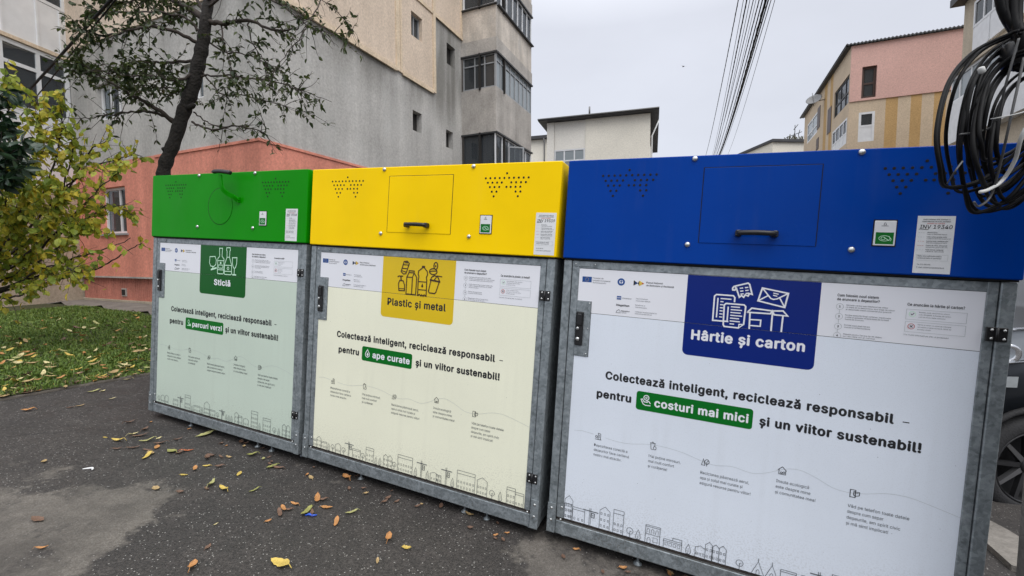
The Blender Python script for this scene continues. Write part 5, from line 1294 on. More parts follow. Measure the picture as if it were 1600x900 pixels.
# ================================================================== TREES AND SHRUBS
M['bark'] = mat('dark_bark', (.016, .013, .011), .95, noise=.4, nscale=22, bump=1., bscale=38)
M['twig'] = mat('twig_bark', (.040, .030, .024), .9, noise=.3, nscale=30)
M['leaf_dark'] = leafmat('dark_green_leaves', (.022, .040, .012), (.075, .095, .024), (.040, .062, .016), .3)
M['leaf_yellow'] = leafmat('yellow_green_leaves', (.17, .25, .030), (.66, .52, .050), (.38, .42, .050), .45)
M['leaf_deep'] = leafmat('deep_green_leaves', (.010, .030, .014), (.028, .060, .026), (.016, .042, .018), .15, .35)
def leaf(V, Fc, p, d, up, L, W_, fold=.25, curl=.15):
    """one pointed leaf: six vertices, folded along its midrib"""
    d = d.normalized(); s = d.cross(up)
    if s.length < 1e-4: s = d.orthogonal()
    s.normalize(); n = s.cross(d).normalized(); i = len(V)
    V += [p, p + d * L * .38 + s * W_ * .5 + n * fold * W_ * .5, p + d * L * .38, p + d * L * .38 - s * W_ * .5 + n * fold * W_ * .5,
          p + d * L * .75 + s * W_ * .36 + n * (fold * W_ * .35 - curl * L * .3), p + d * L * .75 - n * curl * L * .3, p + d * L * .75 - s * W_ * .36 + n * (fold * W_ * .35 - curl * L * .3), p + d * L - n * curl * L]
    Fc += [(i, i + 2, i + 1), (i, i + 3, i + 2), (i + 1, i + 2, i + 5, i + 4), (i + 2, i + 3, i + 6, i + 5), (i + 4, i + 5, i + 7), (i + 5, i + 6, i + 7)]
def rv(r, z=1.): return Vector((r.uniform(-1, 1), r.uniform(-1, 1), r.uniform(-1, 1) * z))

tr = random.Random(11)
TY = 5.4
root_xy = at(262, 560, TY); gr_ = gz(root_xy.x, TY)
T_ = empty('tree', (root_xy.x, TY, gr_), 'leaning dark trunked tree with sparse dark green leaves rising behind the green bin', 'tree')
def Tp(px, py, dY=0): return at(px, py, TY + dY)
trunk_pts = [Vector((root_xy.x, TY, gr_ - .1)), Tp(257, 400), Tp(255, 300), Tp(257, 262), Tp(272, 222), Tp(286, 178), Tp(301, 137), Tp(310, 100), Tp(318, 62), Tp(322, 28), Tp(330, -20, .1), Tp(345, -90, .2), Tp(350, -170, .3)]
tp = spline(trunk_pts, 6); n = len(tp)
prof = [.12, .084, .072, .070, .069, .070, .074, .072, .066, .058, .046, .034, .02]
rad = [prof[min(12, i // 6)] * (1 - (i % 6) / 6) + prof[min(12, i // 6 + 1)] * ((i % 6) / 6) for i in range(n)]
rad = [r * (1 + .07 * math.sin(i * 1.7) + .04 * math.sin(i * 4.1)) for i, r in enumerate(rad)]
k = MB(); k.tube(tp, rad, 14)
for (x, y) in ((300, 166), (262, 232)):      # old branch stubs
    c = Tp(x, y, -.03); k.tube([c + Vector((-.05, 0, -.02)), c, c + Vector((.035, -.01, .02)), c + Vector((.045, -.012, .025))], [.035, .032, .024, .006], 8)
trunk = k.build('trunk', M['bark'], T_)
BR = [([(270, 190), (238, 165), (200, 148), (160, 120), (130, 100)], .028, -.3, 1.0), ([(272, 188), (240, 174), (205, 172), (160, 182), (118, 187)], .020, -.1, .6),
      ([(300, 190), (330, 203), (370, 196), (408, 204), (416, 196)], .014, -.1, .35), ([(302, 175), (325, 190), (360, 200), (380, 205)], .010, .1, .35),
      ([(322, 30), (292, 12), (268, 2), (240, -30)], .045, .1, .8), ([(321, 34), (352, 34), (388, 31), (430, 44), (470, 42)], .032, -.1, .6),
      ([(311, 118), (360, 118), (420, 122), (470, 140), (520, 158)], .012, -.2, .42), ([(316, 70), (270, 52), (220, 44), (165, 52), (120, 44)], .024, -.3, 1.05),
      ([(312, 92), (265, 96), (210, 100), (160, 108), (118, 96)], .020, .2, 1.05), ([(306, 110), (275, 124), (238, 120), (196, 118), (140, 112)], .018, -.3, 1.0),
      ([(326, 10), (380, -18), (440, 4), (486, 42), (540, 62)], .016, -.4, .35), ([(324, 10), (400, -40), (470, -20), (530, 22), (556, 62)], .010, .2, .30),
      ([(505, -6), (480, 34), (445, 85), (412, 130)], .008, -.5, .25), ([(304, 142), (270, 138), (232, 132), (205, 128)], .014, .2, 1.0),
      ([(318, 62), (352, 78), (392, 88), (440, 108), (462, 142)], .012, .2, .6), ([(310, 104), (345, 140), (380, 150), (420, 160), (486, 178)], .010, -.1, .42),
      ([(322, 28), (300, -10), (255, -20), (200, 0), (150, -8)], .022, .3, 1.0), ([(325, 0), (370, -60), (430, -110), (480, -90)], .02, .2, .5), ([(330, -20), (290, -90), (230, -120), (160, -100)], .024, .1, .8),
      ([(318, 60), (296, 30), (250, 22), (196, 18), (140, 22)], .018, -.1, 1.0), ([(345, -60), (380, -160), (440, -220)], .02, 0, .5), ([(340, -60), (320, -150), (260, -230)], .02, .2, .6),
      ([(388, 31), (395, 62), (412, 96), (432, 122)], .010, .0, .6), ([(345, 34), (350, 66), (362, 108), (352, 150)], .010, -.2, .9)]
LV, LF = [], []
kb_ = MB()
for (pp, r0, dY, dens) in BR:
    P_ = []
    for i, q in enumerate(pp):
        P_.append(Tp(q[0] + (tr.uniform(-4, 4) if i else 0), q[1] + (tr.uniform(-4, 4) if i else 0), dY * i / (len(pp) - 1) * 2.2))
    sp_ = spline(P_, 6); m = len(sp_)
    sp_ = [p + (rv(tr) * .012 if 0 < i else Vector()) for i, p in enumerate(sp_)]
    kb_.tube(sp_, [r0 * (1 - .82 * i / (m - 1)) for i in range(m)], 7)
    Ltot = sum((sp_[i + 1] - sp_[i]).length for i in range(m - 1))
    ntw = int(Ltot * 19 * (.5 + .8 * dens))
    for _ in range(ntw):
        f = tr.uniform(.12, 1.0) ** .8; i = min(m - 2, int(f * (m - 1))); p0 = sp_[i].lerp(sp_[i + 1], tr.random()); ax = (sp_[i + 1] - sp_[i]).normalized()
        d = (ax * tr.uniform(.2, 1.1) + rv(tr) * .9 + Vector((0, 0, tr.uniform(-.35, .35)))).normalized(); L = tr.uniform(.12, .42) * (1.15 - .3 * f)
        q = [p0]; dd = d.copy()
        for s_ in range(5): dd = (dd + rv(tr) * .28 + Vector((0, 0, -.05))).normalized(); q.append(q[-1] + dd * L / 5)
        kb_.tube(q, [.0042, .0036, .003, .0026, .002, .0014], 4, cap=False)
        nl = int(tr.uniform(6, 14) * dens + tr.random() * 1.4)
        for _l in range(nl):
            j = tr.randrange(1, 6); b = q[j].lerp(q[j - 1], tr.random()); ld = (dd * .5 + rv(tr) + Vector((0, 0, -.25))).normalized()
            leaf(LV, LF, b, ld, (Vector((0, 0, 1)) + rv(tr) * .7).normalized(), tr.uniform(.04, .092), tr.uniform(.020, .042), tr.uniform(.1, .5), tr.uniform(0, .35))
kb_.build('branches', M['twig'], T_)
k = MB(); k.mesh(LV, LF, 0, False); k.build('crown', M['leaf_dark'], T_)
print('tree leaves', len(LV) // 8)
attach(T_)

# yellow-green shrub, rooted just outside the left edge
sr = random.Random(21)
def shrub(rootp, stems, label, lm, Ls, Ws, hang, dens, r0, seed, tw=.25, ntwf=13):
    sr = random.Random(seed); S = empty('shrub', rootp, label, 'shrub'); V, Fc = [], []; kk = MB()
    for (pp, dens2) in stems:
        P_ = [Vector(rootp)] + [at(x, y, Y) for x, y, Y in pp]; sp_ = spline(P_, 7); m = len(sp_); sp_ = [p + (rv(sr) * .010 if i else Vector()) for i, p in enumerate(sp_)]
        kk.tube(sp_, [r0 * (1 - .85 * i / (m - 1)) + .0015 for i in range(m)], 7); Lt = sum((sp_[i + 1] - sp_[i]).length for i in range(m - 1))
        for _ in range(int(Lt * ntwf * dens2)):
            f = sr.uniform(.3, 1); i = min(m - 2, int(f * (m - 1))); p0 = sp_[i].lerp(sp_[i + 1], sr.random()); ax = (sp_[i + 1] - sp_[i]).normalized()
            d = (ax + rv(sr) * .95).normalized(); L = sr.uniform(.4, 1.3) * tw; q = [p0]
            for s_ in range(4): d = (d + rv(sr) * .25).normalized(); q.append(q[-1] + d * L / 4)
            kk.tube(q, [.003, .0026, .0022, .0018, .0014], 4, cap=False)
            for _l in range(int(sr.uniform(3, 7) * dens * dens2 + .5)):
                j = sr.randrange(1, 5); b = q[j].lerp(q[j - 1], sr.random()); ld = (rv(sr) + Vector((0, 0, -hang))).normalized()
                leaf(V, Fc, b, ld, (Vector((0, -.5, .6)) + rv(sr) * .8).normalized(), sr.uniform(*Ls), sr.uniform(*Ws), sr.uniform(.05, .4), sr.uniform(0, .3))
    kk.build('stems', M['twig'], S); k = MB(); k.mesh(V, Fc, 0, False); k.build('foliage', lm, S); attach(S); print(label, len(V) // 8); return S
g0 = at(-70, 560, 5.0); g0.z = gz(g0.x, 5.0)
SH = [([(-30, 470, 5.0), (60, 430, 4.9), (108, 405, 4.8), (150, 395, 4.7), (205, 372, 4.7)], .55), ([(-40, 470, 5.0), (30, 440, 4.9), (80, 415, 4.7), (110, 420, 4.6), (118, 428, 4.6)], 1.1),
      ([(-30, 450, 5.0), (50, 400, 4.9), (100, 350, 4.7), (140, 310, 4.6), (188, 268, 4.6)], 1.0), ([(-40, 440, 5.0), (20, 350, 4.9), (52, 260, 4.8), (62, 200, 4.7), (58, 150, 4.7)], 1.25),
      ([(-30, 440, 5.0), (40, 350, 4.9), (80, 270, 4.8), (96, 200, 4.8), (92, 160, 4.8)], 1.15), ([(-20, 450, 5.0), (60, 360, 5.0), (110, 290, 4.9), (140, 235, 4.8), (168, 222, 4.8)], .85),
      ([(-50, 440, 5.0), (0, 340, 4.9), (12, 260, 4.8), (14, 180, 4.7), (6, 130, 4.7)], 1.2), ([(-20, 440, 4.9), (50, 390, 4.7), (86, 330, 4.5), (96, 300, 4.5)], 1.3),
      ([(-40, 440, 4.9), (10, 380, 4.6), (32, 330, 4.5), (46, 290, 4.4)], 1.5), ([(-30, 450, 5.0), (70, 380, 5.0), (130, 345, 5.0), (168, 320, 5.0), (200, 330, 5.0)], .9),
      ([(-50, 450, 4.9), (-10, 400, 4.7), (10, 350, 4.6), (8, 300, 4.5)], 1.4), ([(-30, 460, 5.0), (60, 410, 4.8), (110, 370, 4.6), (134, 352, 4.6)], 1.2),
      ([(-40, 450, 5.0), (40, 380, 4.9), (76, 345, 4.8), (112, 250, 4.8), (108, 210, 4.7)], 1.1), ([(-30, 440, 5.0), (70, 330, 5.1), (130, 270, 5.1), (180, 250, 5.1), (212, 240, 5.1)], .7),
      ([(-30, 470, 5.0), (80, 440, 5.0), (150, 420, 5.1), (190, 398, 5.1), (222, 380, 5.1)], .25), ([(-30, 470, 5.0), (20, 465, 4.8), (50, 450, 4.7), (70, 440, 4.7)], .9)]
shrub(g0, SH, 'tall loose shrub with hanging yellow and light green leaves at the left edge', M['leaf_yellow'], (.040, .100), (.032, .075), 1.1, .95, .016, 5, .26, 14)
g1 = at(-160, 600, 4.4); g1.z = gz(g1.x, 4.4)
shrub(g1, [([(-110, 420, 4.4), (-60, 300, 4.3), (-20, 230, 4.2), (14, 190, 4.1)], 1.0), ([(-110, 420, 4.4), (-70, 330, 4.3), (-30, 290, 4.2), (14, 270, 4.1)], 1.1), ([(-110, 420, 4.3), (-80, 280, 4.2), (-40, 200, 4.2), (0, 150, 4.2)], .8), ([(-110, 440, 4.3), (-60, 330, 4.2), (-20, 262, 4.1), (20, 236, 4.0)], 1.1)],
      'dark green broad leaved shrub cut off by the left edge', M['leaf_deep'], (.09, .13), (.045, .065), .5, 1.3, .02, 9, .22, 13)

# ================================================================== FALLEN LEAVES
lr = random.Random(77)
def leaf_mesh(nm, L, W_, curl, m, seed):
    r = random.Random(seed); k = MB(); N_ = 8; V = []
    for i in range(N_ + 1):
        t = i / N_; w_ = W_ * .5 * (math.sin(math.pi * t ** .8) ** .75 + .02) * (1 + .22 * r.uniform(-1, 1)); x = (t - .5) * L; z0_ = curl * (4 * (t - .5) ** 2) * L * .35 + .0035
        for s_ in (-1, -.5, 0, .5, 1): V.append((x, w_ * s_ * (1 - .25 * curl), z0_ + abs(s_) * curl * w_ * .8 + r.uniform(0, .0016)))
    Fc = [(5 * i + j, 5 * i + 5 + j, 5 * i + 6 + j, 5 * i + 1 + j) for i in range(N_) for j in range(4)]
    k.mesh(V, Fc, 0, True); k.tube([(-L * .5, 0, curl * L * .35 + .004), (-L * .68, .004, .003)], .0012, 5)
    me = k.build(nm, m); return me
def lm_(nm, a, b, c=None):
    m = mat(nm, a, .6, noise=.25, nscale=60, ndetail=5, bump=.3, bscale=150); return m
LM = {'yellow': lm_('yellow_leaf', (.55, .40, .09), 0), 'pale': lm_('pale_leaf', (.58, .50, .26), 0), 'orange': lm_('orange_leaf', (.46, .22, .075), 0), 'red': lm_('red_orange_leaf', (.60, .16, .05), 0),
      'brown': lm_('brown_leaf', (.15, .085, .055), 0), 'olive': lm_('olive_leaf', (.27, .27, .08), 0), 'green': lm_('fallen_green_leaf', (.36, .35, .14), 0), 'tan': lm_('tan_leaf', (.40, .28, .13), 0)}
SHAPES = [(.075, .034, .25), (.080, .030, .65), (.060, .036, .60), (.10, .032, .40)]
protos = {}
def put_leaf(px, py, col, scale=1., shape=None, label=None, group=None, lawn=False):
    p = ground(px, py)
    si = lr.randrange(4) if shape is None else shape
    key = (col, si)
    if key not in protos: o = leaf_mesh('fallen_leaf', *SHAPES[si], LM[col], hash(col) % 7 + si if False else si + len(col)); protos[key] = o.data
    else: o = bpy.data.objects.new('fallen_leaf', protos[key]); COL.objects.link(o)
    z = p.z + .001
    if lawn: z = lawn_z(p.x, p.y) + .032
    o.location = (p.x, p.y, z); o.rotation_euler = (lr.uniform(-.12, .12) + (lr.uniform(-.5, .5) if lawn else 0), lr.uniform(-.12, .12) + (lr.uniform(-.4, .4) if lawn else 0), lr.uniform(0, 6.28)); o.scale = (scale,) * 3
    tag(o, label, 'fallen leaf', group); return o
CW = {'yellow': 'bright yellow', 'pale': 'pale straw', 'orange': 'orange', 'red': 'red orange', 'brown': 'dull brown', 'olive': 'olive green', 'green': 'yellowish green', 'tan': 'tan'}
def where(x, y, c, s, si):
    z_ = 'near the lawn edge' if (y < 625 and x < 232) else 'left of the green bin' if (x < 240 and y < 700) else 'right below the green bin' if (y < 700 and x < 470) else 'on the sandy patch' if (x < 255 and y > 735) else 'in front of the yellow bin' if x > 470 else 'between green bin and sandy patch'
    return '%s %s %s leaf on asphalt %s' % ('small' if s < .75 else 'large' if s > 1.15 else 'flat', ('narrow', 'curled', 'broad', 'long')[si], CW[c], z_)
def crop7(L): return [(x / 3.462, 640 + y / 3.462, c, s) for x, y, c, s in L]
def crop6(L): return [(450 + x / 2.647, 560 + y / 2.647, c, s) for x, y, c, s in L]
GL = crop7([(237, 288, 'tan', .9), (570, 153, 'yellow', .5), (640, 172, 'yellow', 1.3), (720, 140, 'pale', 1.2), (700, 73, 'brown', 1.), (785, 112, 'brown', 1.2), (760, 145, 'brown', 1.1), (797, 175, 'green', 1.3), (858, 157, 'pale', .6), (632, 217, 'brown', .8), (795, 258, 'yellow', 1.1), (815, 238, 'tan', 1.1), (848, 208, 'orange', 1.), (868, 185, 'brown', 1.), (963, 165, 'brown', .8), (1012, 226, 'red', .9),
            (930, 230, 'olive', 1.5), (975, 238, 'brown', 1.1), (1110, 140, 'green', 1.9), (1305, 185, 'brown', 1.1), (1365, 250, 'olive', 1.3), (1425, 268, 'green', .7), (1470, 312, 'olive', 1.2), (1505, 318, 'brown', .9), (1120, 268, 'brown', 1.2), (1150, 255, 'brown', 1.), (1240, 262, 'tan', .7), (1055, 325, 'orange', .9), (1118, 307, 'yellow', .7), (1185, 312, 'brown', 1.), (995, 357, 'yellow', .7), (1293, 352, 'yellow', .8),
            (1145, 408, 'green', 1.2), (1210, 432, 'yellow', 1.1), (1120, 432, 'brown', .6), (845, 430, 'tan', 1.0), (975, 450, 'brown', .8), (1375, 440, 'olive', .7), (1535, 540, 'orange', .8), (1515, 565, 'brown', .9), (1452, 607, 'orange', .6), (225, 755, 'orange', .7), (205, 600, 'brown', 1.2), (1125, 747, 'brown', .7), (1165, 625, 'pale', .35), (720, 210, 'brown', .9), (800, 222, 'brown', .7), (1195, 258, 'brown', .6)]) + \
     crop6([(95, 495, 'tan', .8), (120, 590, 'orange', 1.3), (147, 588, 'brown', .9), (160, 620, 'orange', 1.), (75, 640, 'olive', 1.2), (100, 645, 'brown', .9), (28, 604, 'orange', .7), (200, 682, 'orange', .9), (262, 640, 'green', .8), (492, 790, 'yellow', .9), (370, 842, 'tan', .5), (750, 650, 'tan', .8), (5, 630, 'brown', .8)]) + \
     [(x / 3.75, 400 + y / 3.75, c, s) for x, y, c, s in [(545, 797, 'green', 1.1), (603, 793, 'pale', .9), (748, 728, 'pale', 1.1), (657, 838, 'pale', .6), (410, 890, 'brown', .8), (470, 880, 'tan', .7)]]
for (x, y, c, s) in GL:
    si = lr.randrange(4); put_leaf(x, y, c, s * .84, si, label=where(x, y, c, s, si), group='fallen leaves on the asphalt')
for (x, y, c, s, lb) in ((43.5, 642.5, 'orange', 1.2, 'lone orange leaf on the asphalt near the lawn edge at far left'), (301.5, 887, 'orange', 1.05, 'curled orange leaf on the asphalt at the bottom edge'), (438, 882, 'yellow', 1.35, 'large bright yellow leaf on the asphalt nearest the camera'),
                         (541.5, 748, 'orange', 1.2, 'broad orange leaf lying just below the yellow bin corner'), (607, 842, 'orange', 1.0, 'two toned orange leaf alone in front of the yellow bin')):
    put_leaf(x, y, c, s, 2 if c == 'orange' else 0, label=lb)
for _ in range(150):
    while True:
        x, y = lr.uniform(0, 238), lr.uniform(486, 622); w_ = (y - 480) / 140
        if lr.random() > w_ ** .7 or y > 622 - x * .168: continue
        p = ground(x, y)
        if inlawn(p.x, p.y): break
    c = lr.choices(['yellow', 'pale', 'orange', 'tan', 'brown', 'green'], [3, 3, 3, 3, 2.5, 1])[0]
    s = lr.uniform(.7, 1.35); si = lr.randrange(4); row = 'close to the asphalt' if y > 575 else 'halfway to the wall' if y > 520 else 'near the wall'; col_ = 'at the left edge' if x < 80 else 'beside the green bin' if x > 160 else 'in the middle'
    put_leaf(x, y, c, s, si, label='%s %s %s leaf on the lawn %s, %s' % ('small' if s < .9 else 'large' if s > 1.15 else 'crisp', ('narrow', 'curled', 'broad', 'long')[si], CW[c], row, col_), group='fallen leaves on the lawn', lawn=True)
for i in range(34):       # litter gathered along the kerb
    x = lr.uniform(0, 235); y = 625 - x * .172 + lr.uniform(-7, 1.5); c = lr.choices(['yellow', 'orange', 'tan', 'brown', 'pale'], [2, 2, 3, 4, 1])[0]
    s = lr.uniform(.6, 1.2); si = lr.randrange(4); o = put_leaf(x, y, c, s, si, label='%s %s %s leaf caught on the lawn edging %s' % ('small' if s < .9 else 'large', ('narrow', 'curled', 'broad', 'long')[si], CW[c], 'at far left' if x < 80 else 'by the green bin' if x > 160 else 'midway'), group='fallen leaves along the lawn edge'); o.location.z += .02
for n in range(46):     # crumpled brown bits caught along the base of the bins
    b_ = BINS[lr.choice([0, 0, 1, 1, 2])]; u = lr.uniform(.05, 1.5); yy = lr.uniform(-.10, .05); T_0 = Vector(b_[0]); p = T_0 + Vector(b_[1]) * u + Vector(b_[3]) * yy
    c = lr.choice(['brown', 'brown', 'tan', 'brown', 'orange']); o = put_leaf(800, 800, c, lr.uniform(.3, .7), 2, label='crumpled %s leaf bit against the foot of the %s bin' % (CW[c], b_[4]['paint']), group='leaf bits under the bins'); o.location = (p.x, p.y, gz(p.x, p.y) + .003)
# scraps
M['paper'] = mat('paper_scrap', (.78, .78, .78), .5); M['blue_scrap'] = mat('blue_plastic_scrap', (.03, .10, .55), .4)
g = ground(134, 736); k = MB(); k.tube([g + Vector((.035 * math.cos(t / 6 * 2.6), .022 * math.sin(t / 6 * 2.6), .007 + .002 * math.sin(t))) for t in range(7)], [.002, .005, .006, .006, .005, .004, .002], 6); tag(k.build('paper_scrap', M['paper']), 'small curled white scrap on the asphalt', 'litter')
g = ground(486, 807); k = MB(); k.tube([g + Vector((-.03, 0, .006)), g + Vector((-.01, .004, .010)), g + Vector((.01, -.003, .007)), g + Vector((.028, .003, .006))], [.003, .006, .006, .003], 6); tag(k.build('plastic_scrap', M['blue_scrap']), 'small blue plastic scrap among orange leaves', 'litter')

# ================================================================== CABLE COIL ON THE POLE
CY = 1.16
K = empty('cable_coil', (at(1600, 200, CY).x, CY, at(1600, 200, CY).z), 'hanging coil of thick black cables in front of the blue bin', 'cable coil')
cr_ = random.Random(4)
def strand(px_pts, r, m='wire', dy=0.):
    n = len(px_pts); P_ = []
    for i, (x, y) in enumerate(px_pts): P_.append(at(x, y, CY + dy + .035 * math.sin(i * 1.3 + dy * 40)))
    k = MB(); k.tube(spline(P_, 9), r * .60, 8); k.build('cable_loop', M[m], K)
# (left extreme, bottom x, bottom y, top x, top y, radius)
loops = [(1463, 1478, 292, 1580, 52, .0075), (1466, 1486, 294, 1576, 58, .0065), (1500, 1522, 332, 1584, 66, .0085), (1497, 1530, 330, 1578, 60, .007), (1512, 1545, 322, 1588, 74, .008), (1520, 1548, 296, 1590, 84, .009), (1526, 1556, 318, 1592, 92, .007), (1508, 1520, 262, 1586, 70, .008),
         (1534, 1560, 300, 1596, 96, .009), (1540, 1566, 326, 1600, 110, .006), (1530, 1540, 250, 1590, 88, .008), (1547, 1572, 312, 1606, 118, .0075), (1556, 1570, 270, 1604, 120, .009), (1515, 1534, 306, 1583, 62, .0065), (1478, 1500, 300, 1577, 55, .007)]
for n, (xl, xb, yb, xt, yt, r) in enumerate(loops):
    ym = yt + (yb - yt) * .55; dy = (n % 5 - 2) * .014
    rx = 1640 + 14 * (n % 4)
    strand([(xt + 18, yt - 6), (xt, yt), (xl + (xt - xl) * .50, yt + (ym - yt) * .22), (xl + (xt - xl) * .16, yt + (ym - yt) * .58), (xl, ym + 20), (xl + (xb - xl) * .35, yb - (yb - ym) * .28), (xb, yb), (xb + (rx - xb) * .35, yb - 12 - 3 * (n % 3)), (xb + (rx - xb) * .72, yb - 60), (rx, ym), (rx - 6, ym - 60), (rx - 25, yt + 20), (xt + 18, yt - 6)], r, 'wire', dy)
strand([(1592, 60), (1572, 130), (1556, 190), (1532, 205), (1500, 210)], .004, 'wire2', -.05)
strand([(1640, 150), (1600, 205), (1586, 250), (1566, 282), (1545, 296), (1532, 300)], .007, 'wire_white', -.06)
strand([(1640, 160), (1596, 176), (1560, 184), (1548, 186)], .0022, 'wire_white', -.07)
strand([(1600, 90), (1578, 190), (1562, 260), (1548, 306), (1530, 322), (1522, 316)], .0045, 'wire2', -.06)
strand([(1504, 252), (1492, 268), (1480, 287)], .003, 'wire2', -.06)
# feeder cables rising to the pole top and the tie that holds the loops
for n, (x0, x1, r) in enumerate(((1574, 1588, .009), (1584, 1590, .007), (1601, 1594, .010), (1612, 1598, .008))):
    p0 = at(x0 - 12, -60, CY); p1 = at(x1, 62, CY - .01 * n); p2 = at(x1 + 2, 110, CY); top = Vector((polex - .11, poley - .02 * n, 3.6 + .2 * n))
    k = MB(); k.tube(spline([top, p0.lerp(top, .45), p0, p1, p2], 8), r, 8); k.build('feeder_cable', M['wire'], K)
k = MB(); c = at(1594, 84, CY); k.lathe(c - Vector((0, 0, .03)), (.1, 0, 1), [(.034, 0), (.040, .008), (.040, .05), (.034, .058)], 16); k.build('cable_tie', M['dark'], K)
k = MB(); k.tube([c + Vector((0, 0, .02)), Vector((polex - .05, poley, c.z + .06))], .014, 8); k.build('bracket', M['galv'], K)
k = MB(); c2 = at(1532, 105, CY - .05); k.lathe(c2, (.5, .1, -.8), [(.004, 0), (.0068, .002), (.0068, .014), (.004, .016)], 8); k.build('tape_wrap', M['wire_white'], K)
attach(K)

# ================================================================== CAR BEHIND THE BLUE BIN
M['car_paint'] = mat('dark_grey_car_paint', (.020, .024, .030), .3, metal=.2, spec=.3, coat=.25, noise=.05, nscale=3)
M['tyre'] = mat('tyre_rubber', (.016, .016, .017), .8, noise=.2, nscale=40, bump=.3, bscale=90)
M['alloy'] = mat('dark_alloy', (.035, .035, .037), .4, metal=.5, noise=.15, nscale=20)
M['alloy_cut'] = mat('machined_alloy', (.22, .22, .225), .35, metal=.8)
M['lamp_glass'] = glassmat('headlamp_glass', (.35, .38, .42), .05, .6)
M['lamp_chrome'] = mat('headlamp_chrome', (.75, .76, .78), .15, metal=1.)
M['car_glass'] = glassmat('car_glass', (.012, .014, .016), .04, .93)
M['bumper_silver'] = mat('silver_bumper_strip', (.42, .45, .46), .35, metal=.3, noise=.1, nscale=20)
car_yaw = R(176); cx_, cy_ = 4.71, 3.52
CAR = empty('parked_car', (0, 0, 0), 'dark grey parked car with ten spoke alloy wheel, mostly hidden by the blue bin', 'car')
LNG, WD, HT = 4.35, 1.78, 1.47
# stations along x (front +): (x, half width, z bottom, z shoulder, z top centre)
def cz_(z): return .27 + (z - .20) * 1.38
def sect(x, hw_, zb, zs, zt, cab):
    zb, zs, zt = cz_(zb), cz_(zs), cz_(zt)
    # ring of points from the left sill over the roof to the right sill
    pts = [(-hw_ * .94, zb), (-hw_, zb + .12), (-hw_ * 1.0, zs - .18), (-hw_ * .965, zs)]
    pts += [(-hw_ * (.90 if cab else .80), zs + (zt - zs) * .45), (-hw_ * (.74 if cab else .55), zs + (zt - zs) * .9), (0, zt)]
    return pts + [(-a, b) for a, b in reversed(pts[:-1])]
ST = [(2.16, .52, .30, .58, .62, 0), (2.08, .74, .22, .64, .70, 0), (1.92, .83, .20, .72, .79, 0), (1.55, .875, .20, .80, .88, 0), (1.05, .885, .20, .87, .97, 0), (.88, .885, .20, .88, 1.00, 0), (.25, .885, .20, .90, 1.40, 1), (-.1, .885, .20, .90, 1.46, 1), (-.8, .885, .20, .92, 1.47, 1), (-1.4, .88, .20, .93, 1.40, 1), (-1.75, .87, .22, .93, 1.22, 1), (-2.05, .82, .26, .90, .98, 0), (-2.17, .70, .32, .80, .84, 0)]
k = MB(); V = []; nn_ = 13
for (x, hw_, zb, zs, zt, cb_) in ST: V += [(x, a, b) for a, b in sect(x, hw_, zb, zs, zt, cb_)]
Fc = []
for i in range(len(ST) - 1):
    for j in range(nn_ - 1): Fc.append((i * nn_ + j, i * nn_ + j + 1, (i + 1) * nn_ + j + 1, (i + 1) * nn_ + j))
Fc.append(tuple(range(nn_))[::-1]); Fc.append(tuple((len(ST) - 1) * nn_ + j for j in range(nn_)))
Fc += [(i * nn_ + nn_ - 1, i * nn_, (i + 1) * nn_, (i + 1) * nn_ + nn_ - 1) for i in range(len(ST) - 1)]
k.mesh(V, Fc, 0, True); body = k.build('body', M['car_paint'], CAR)
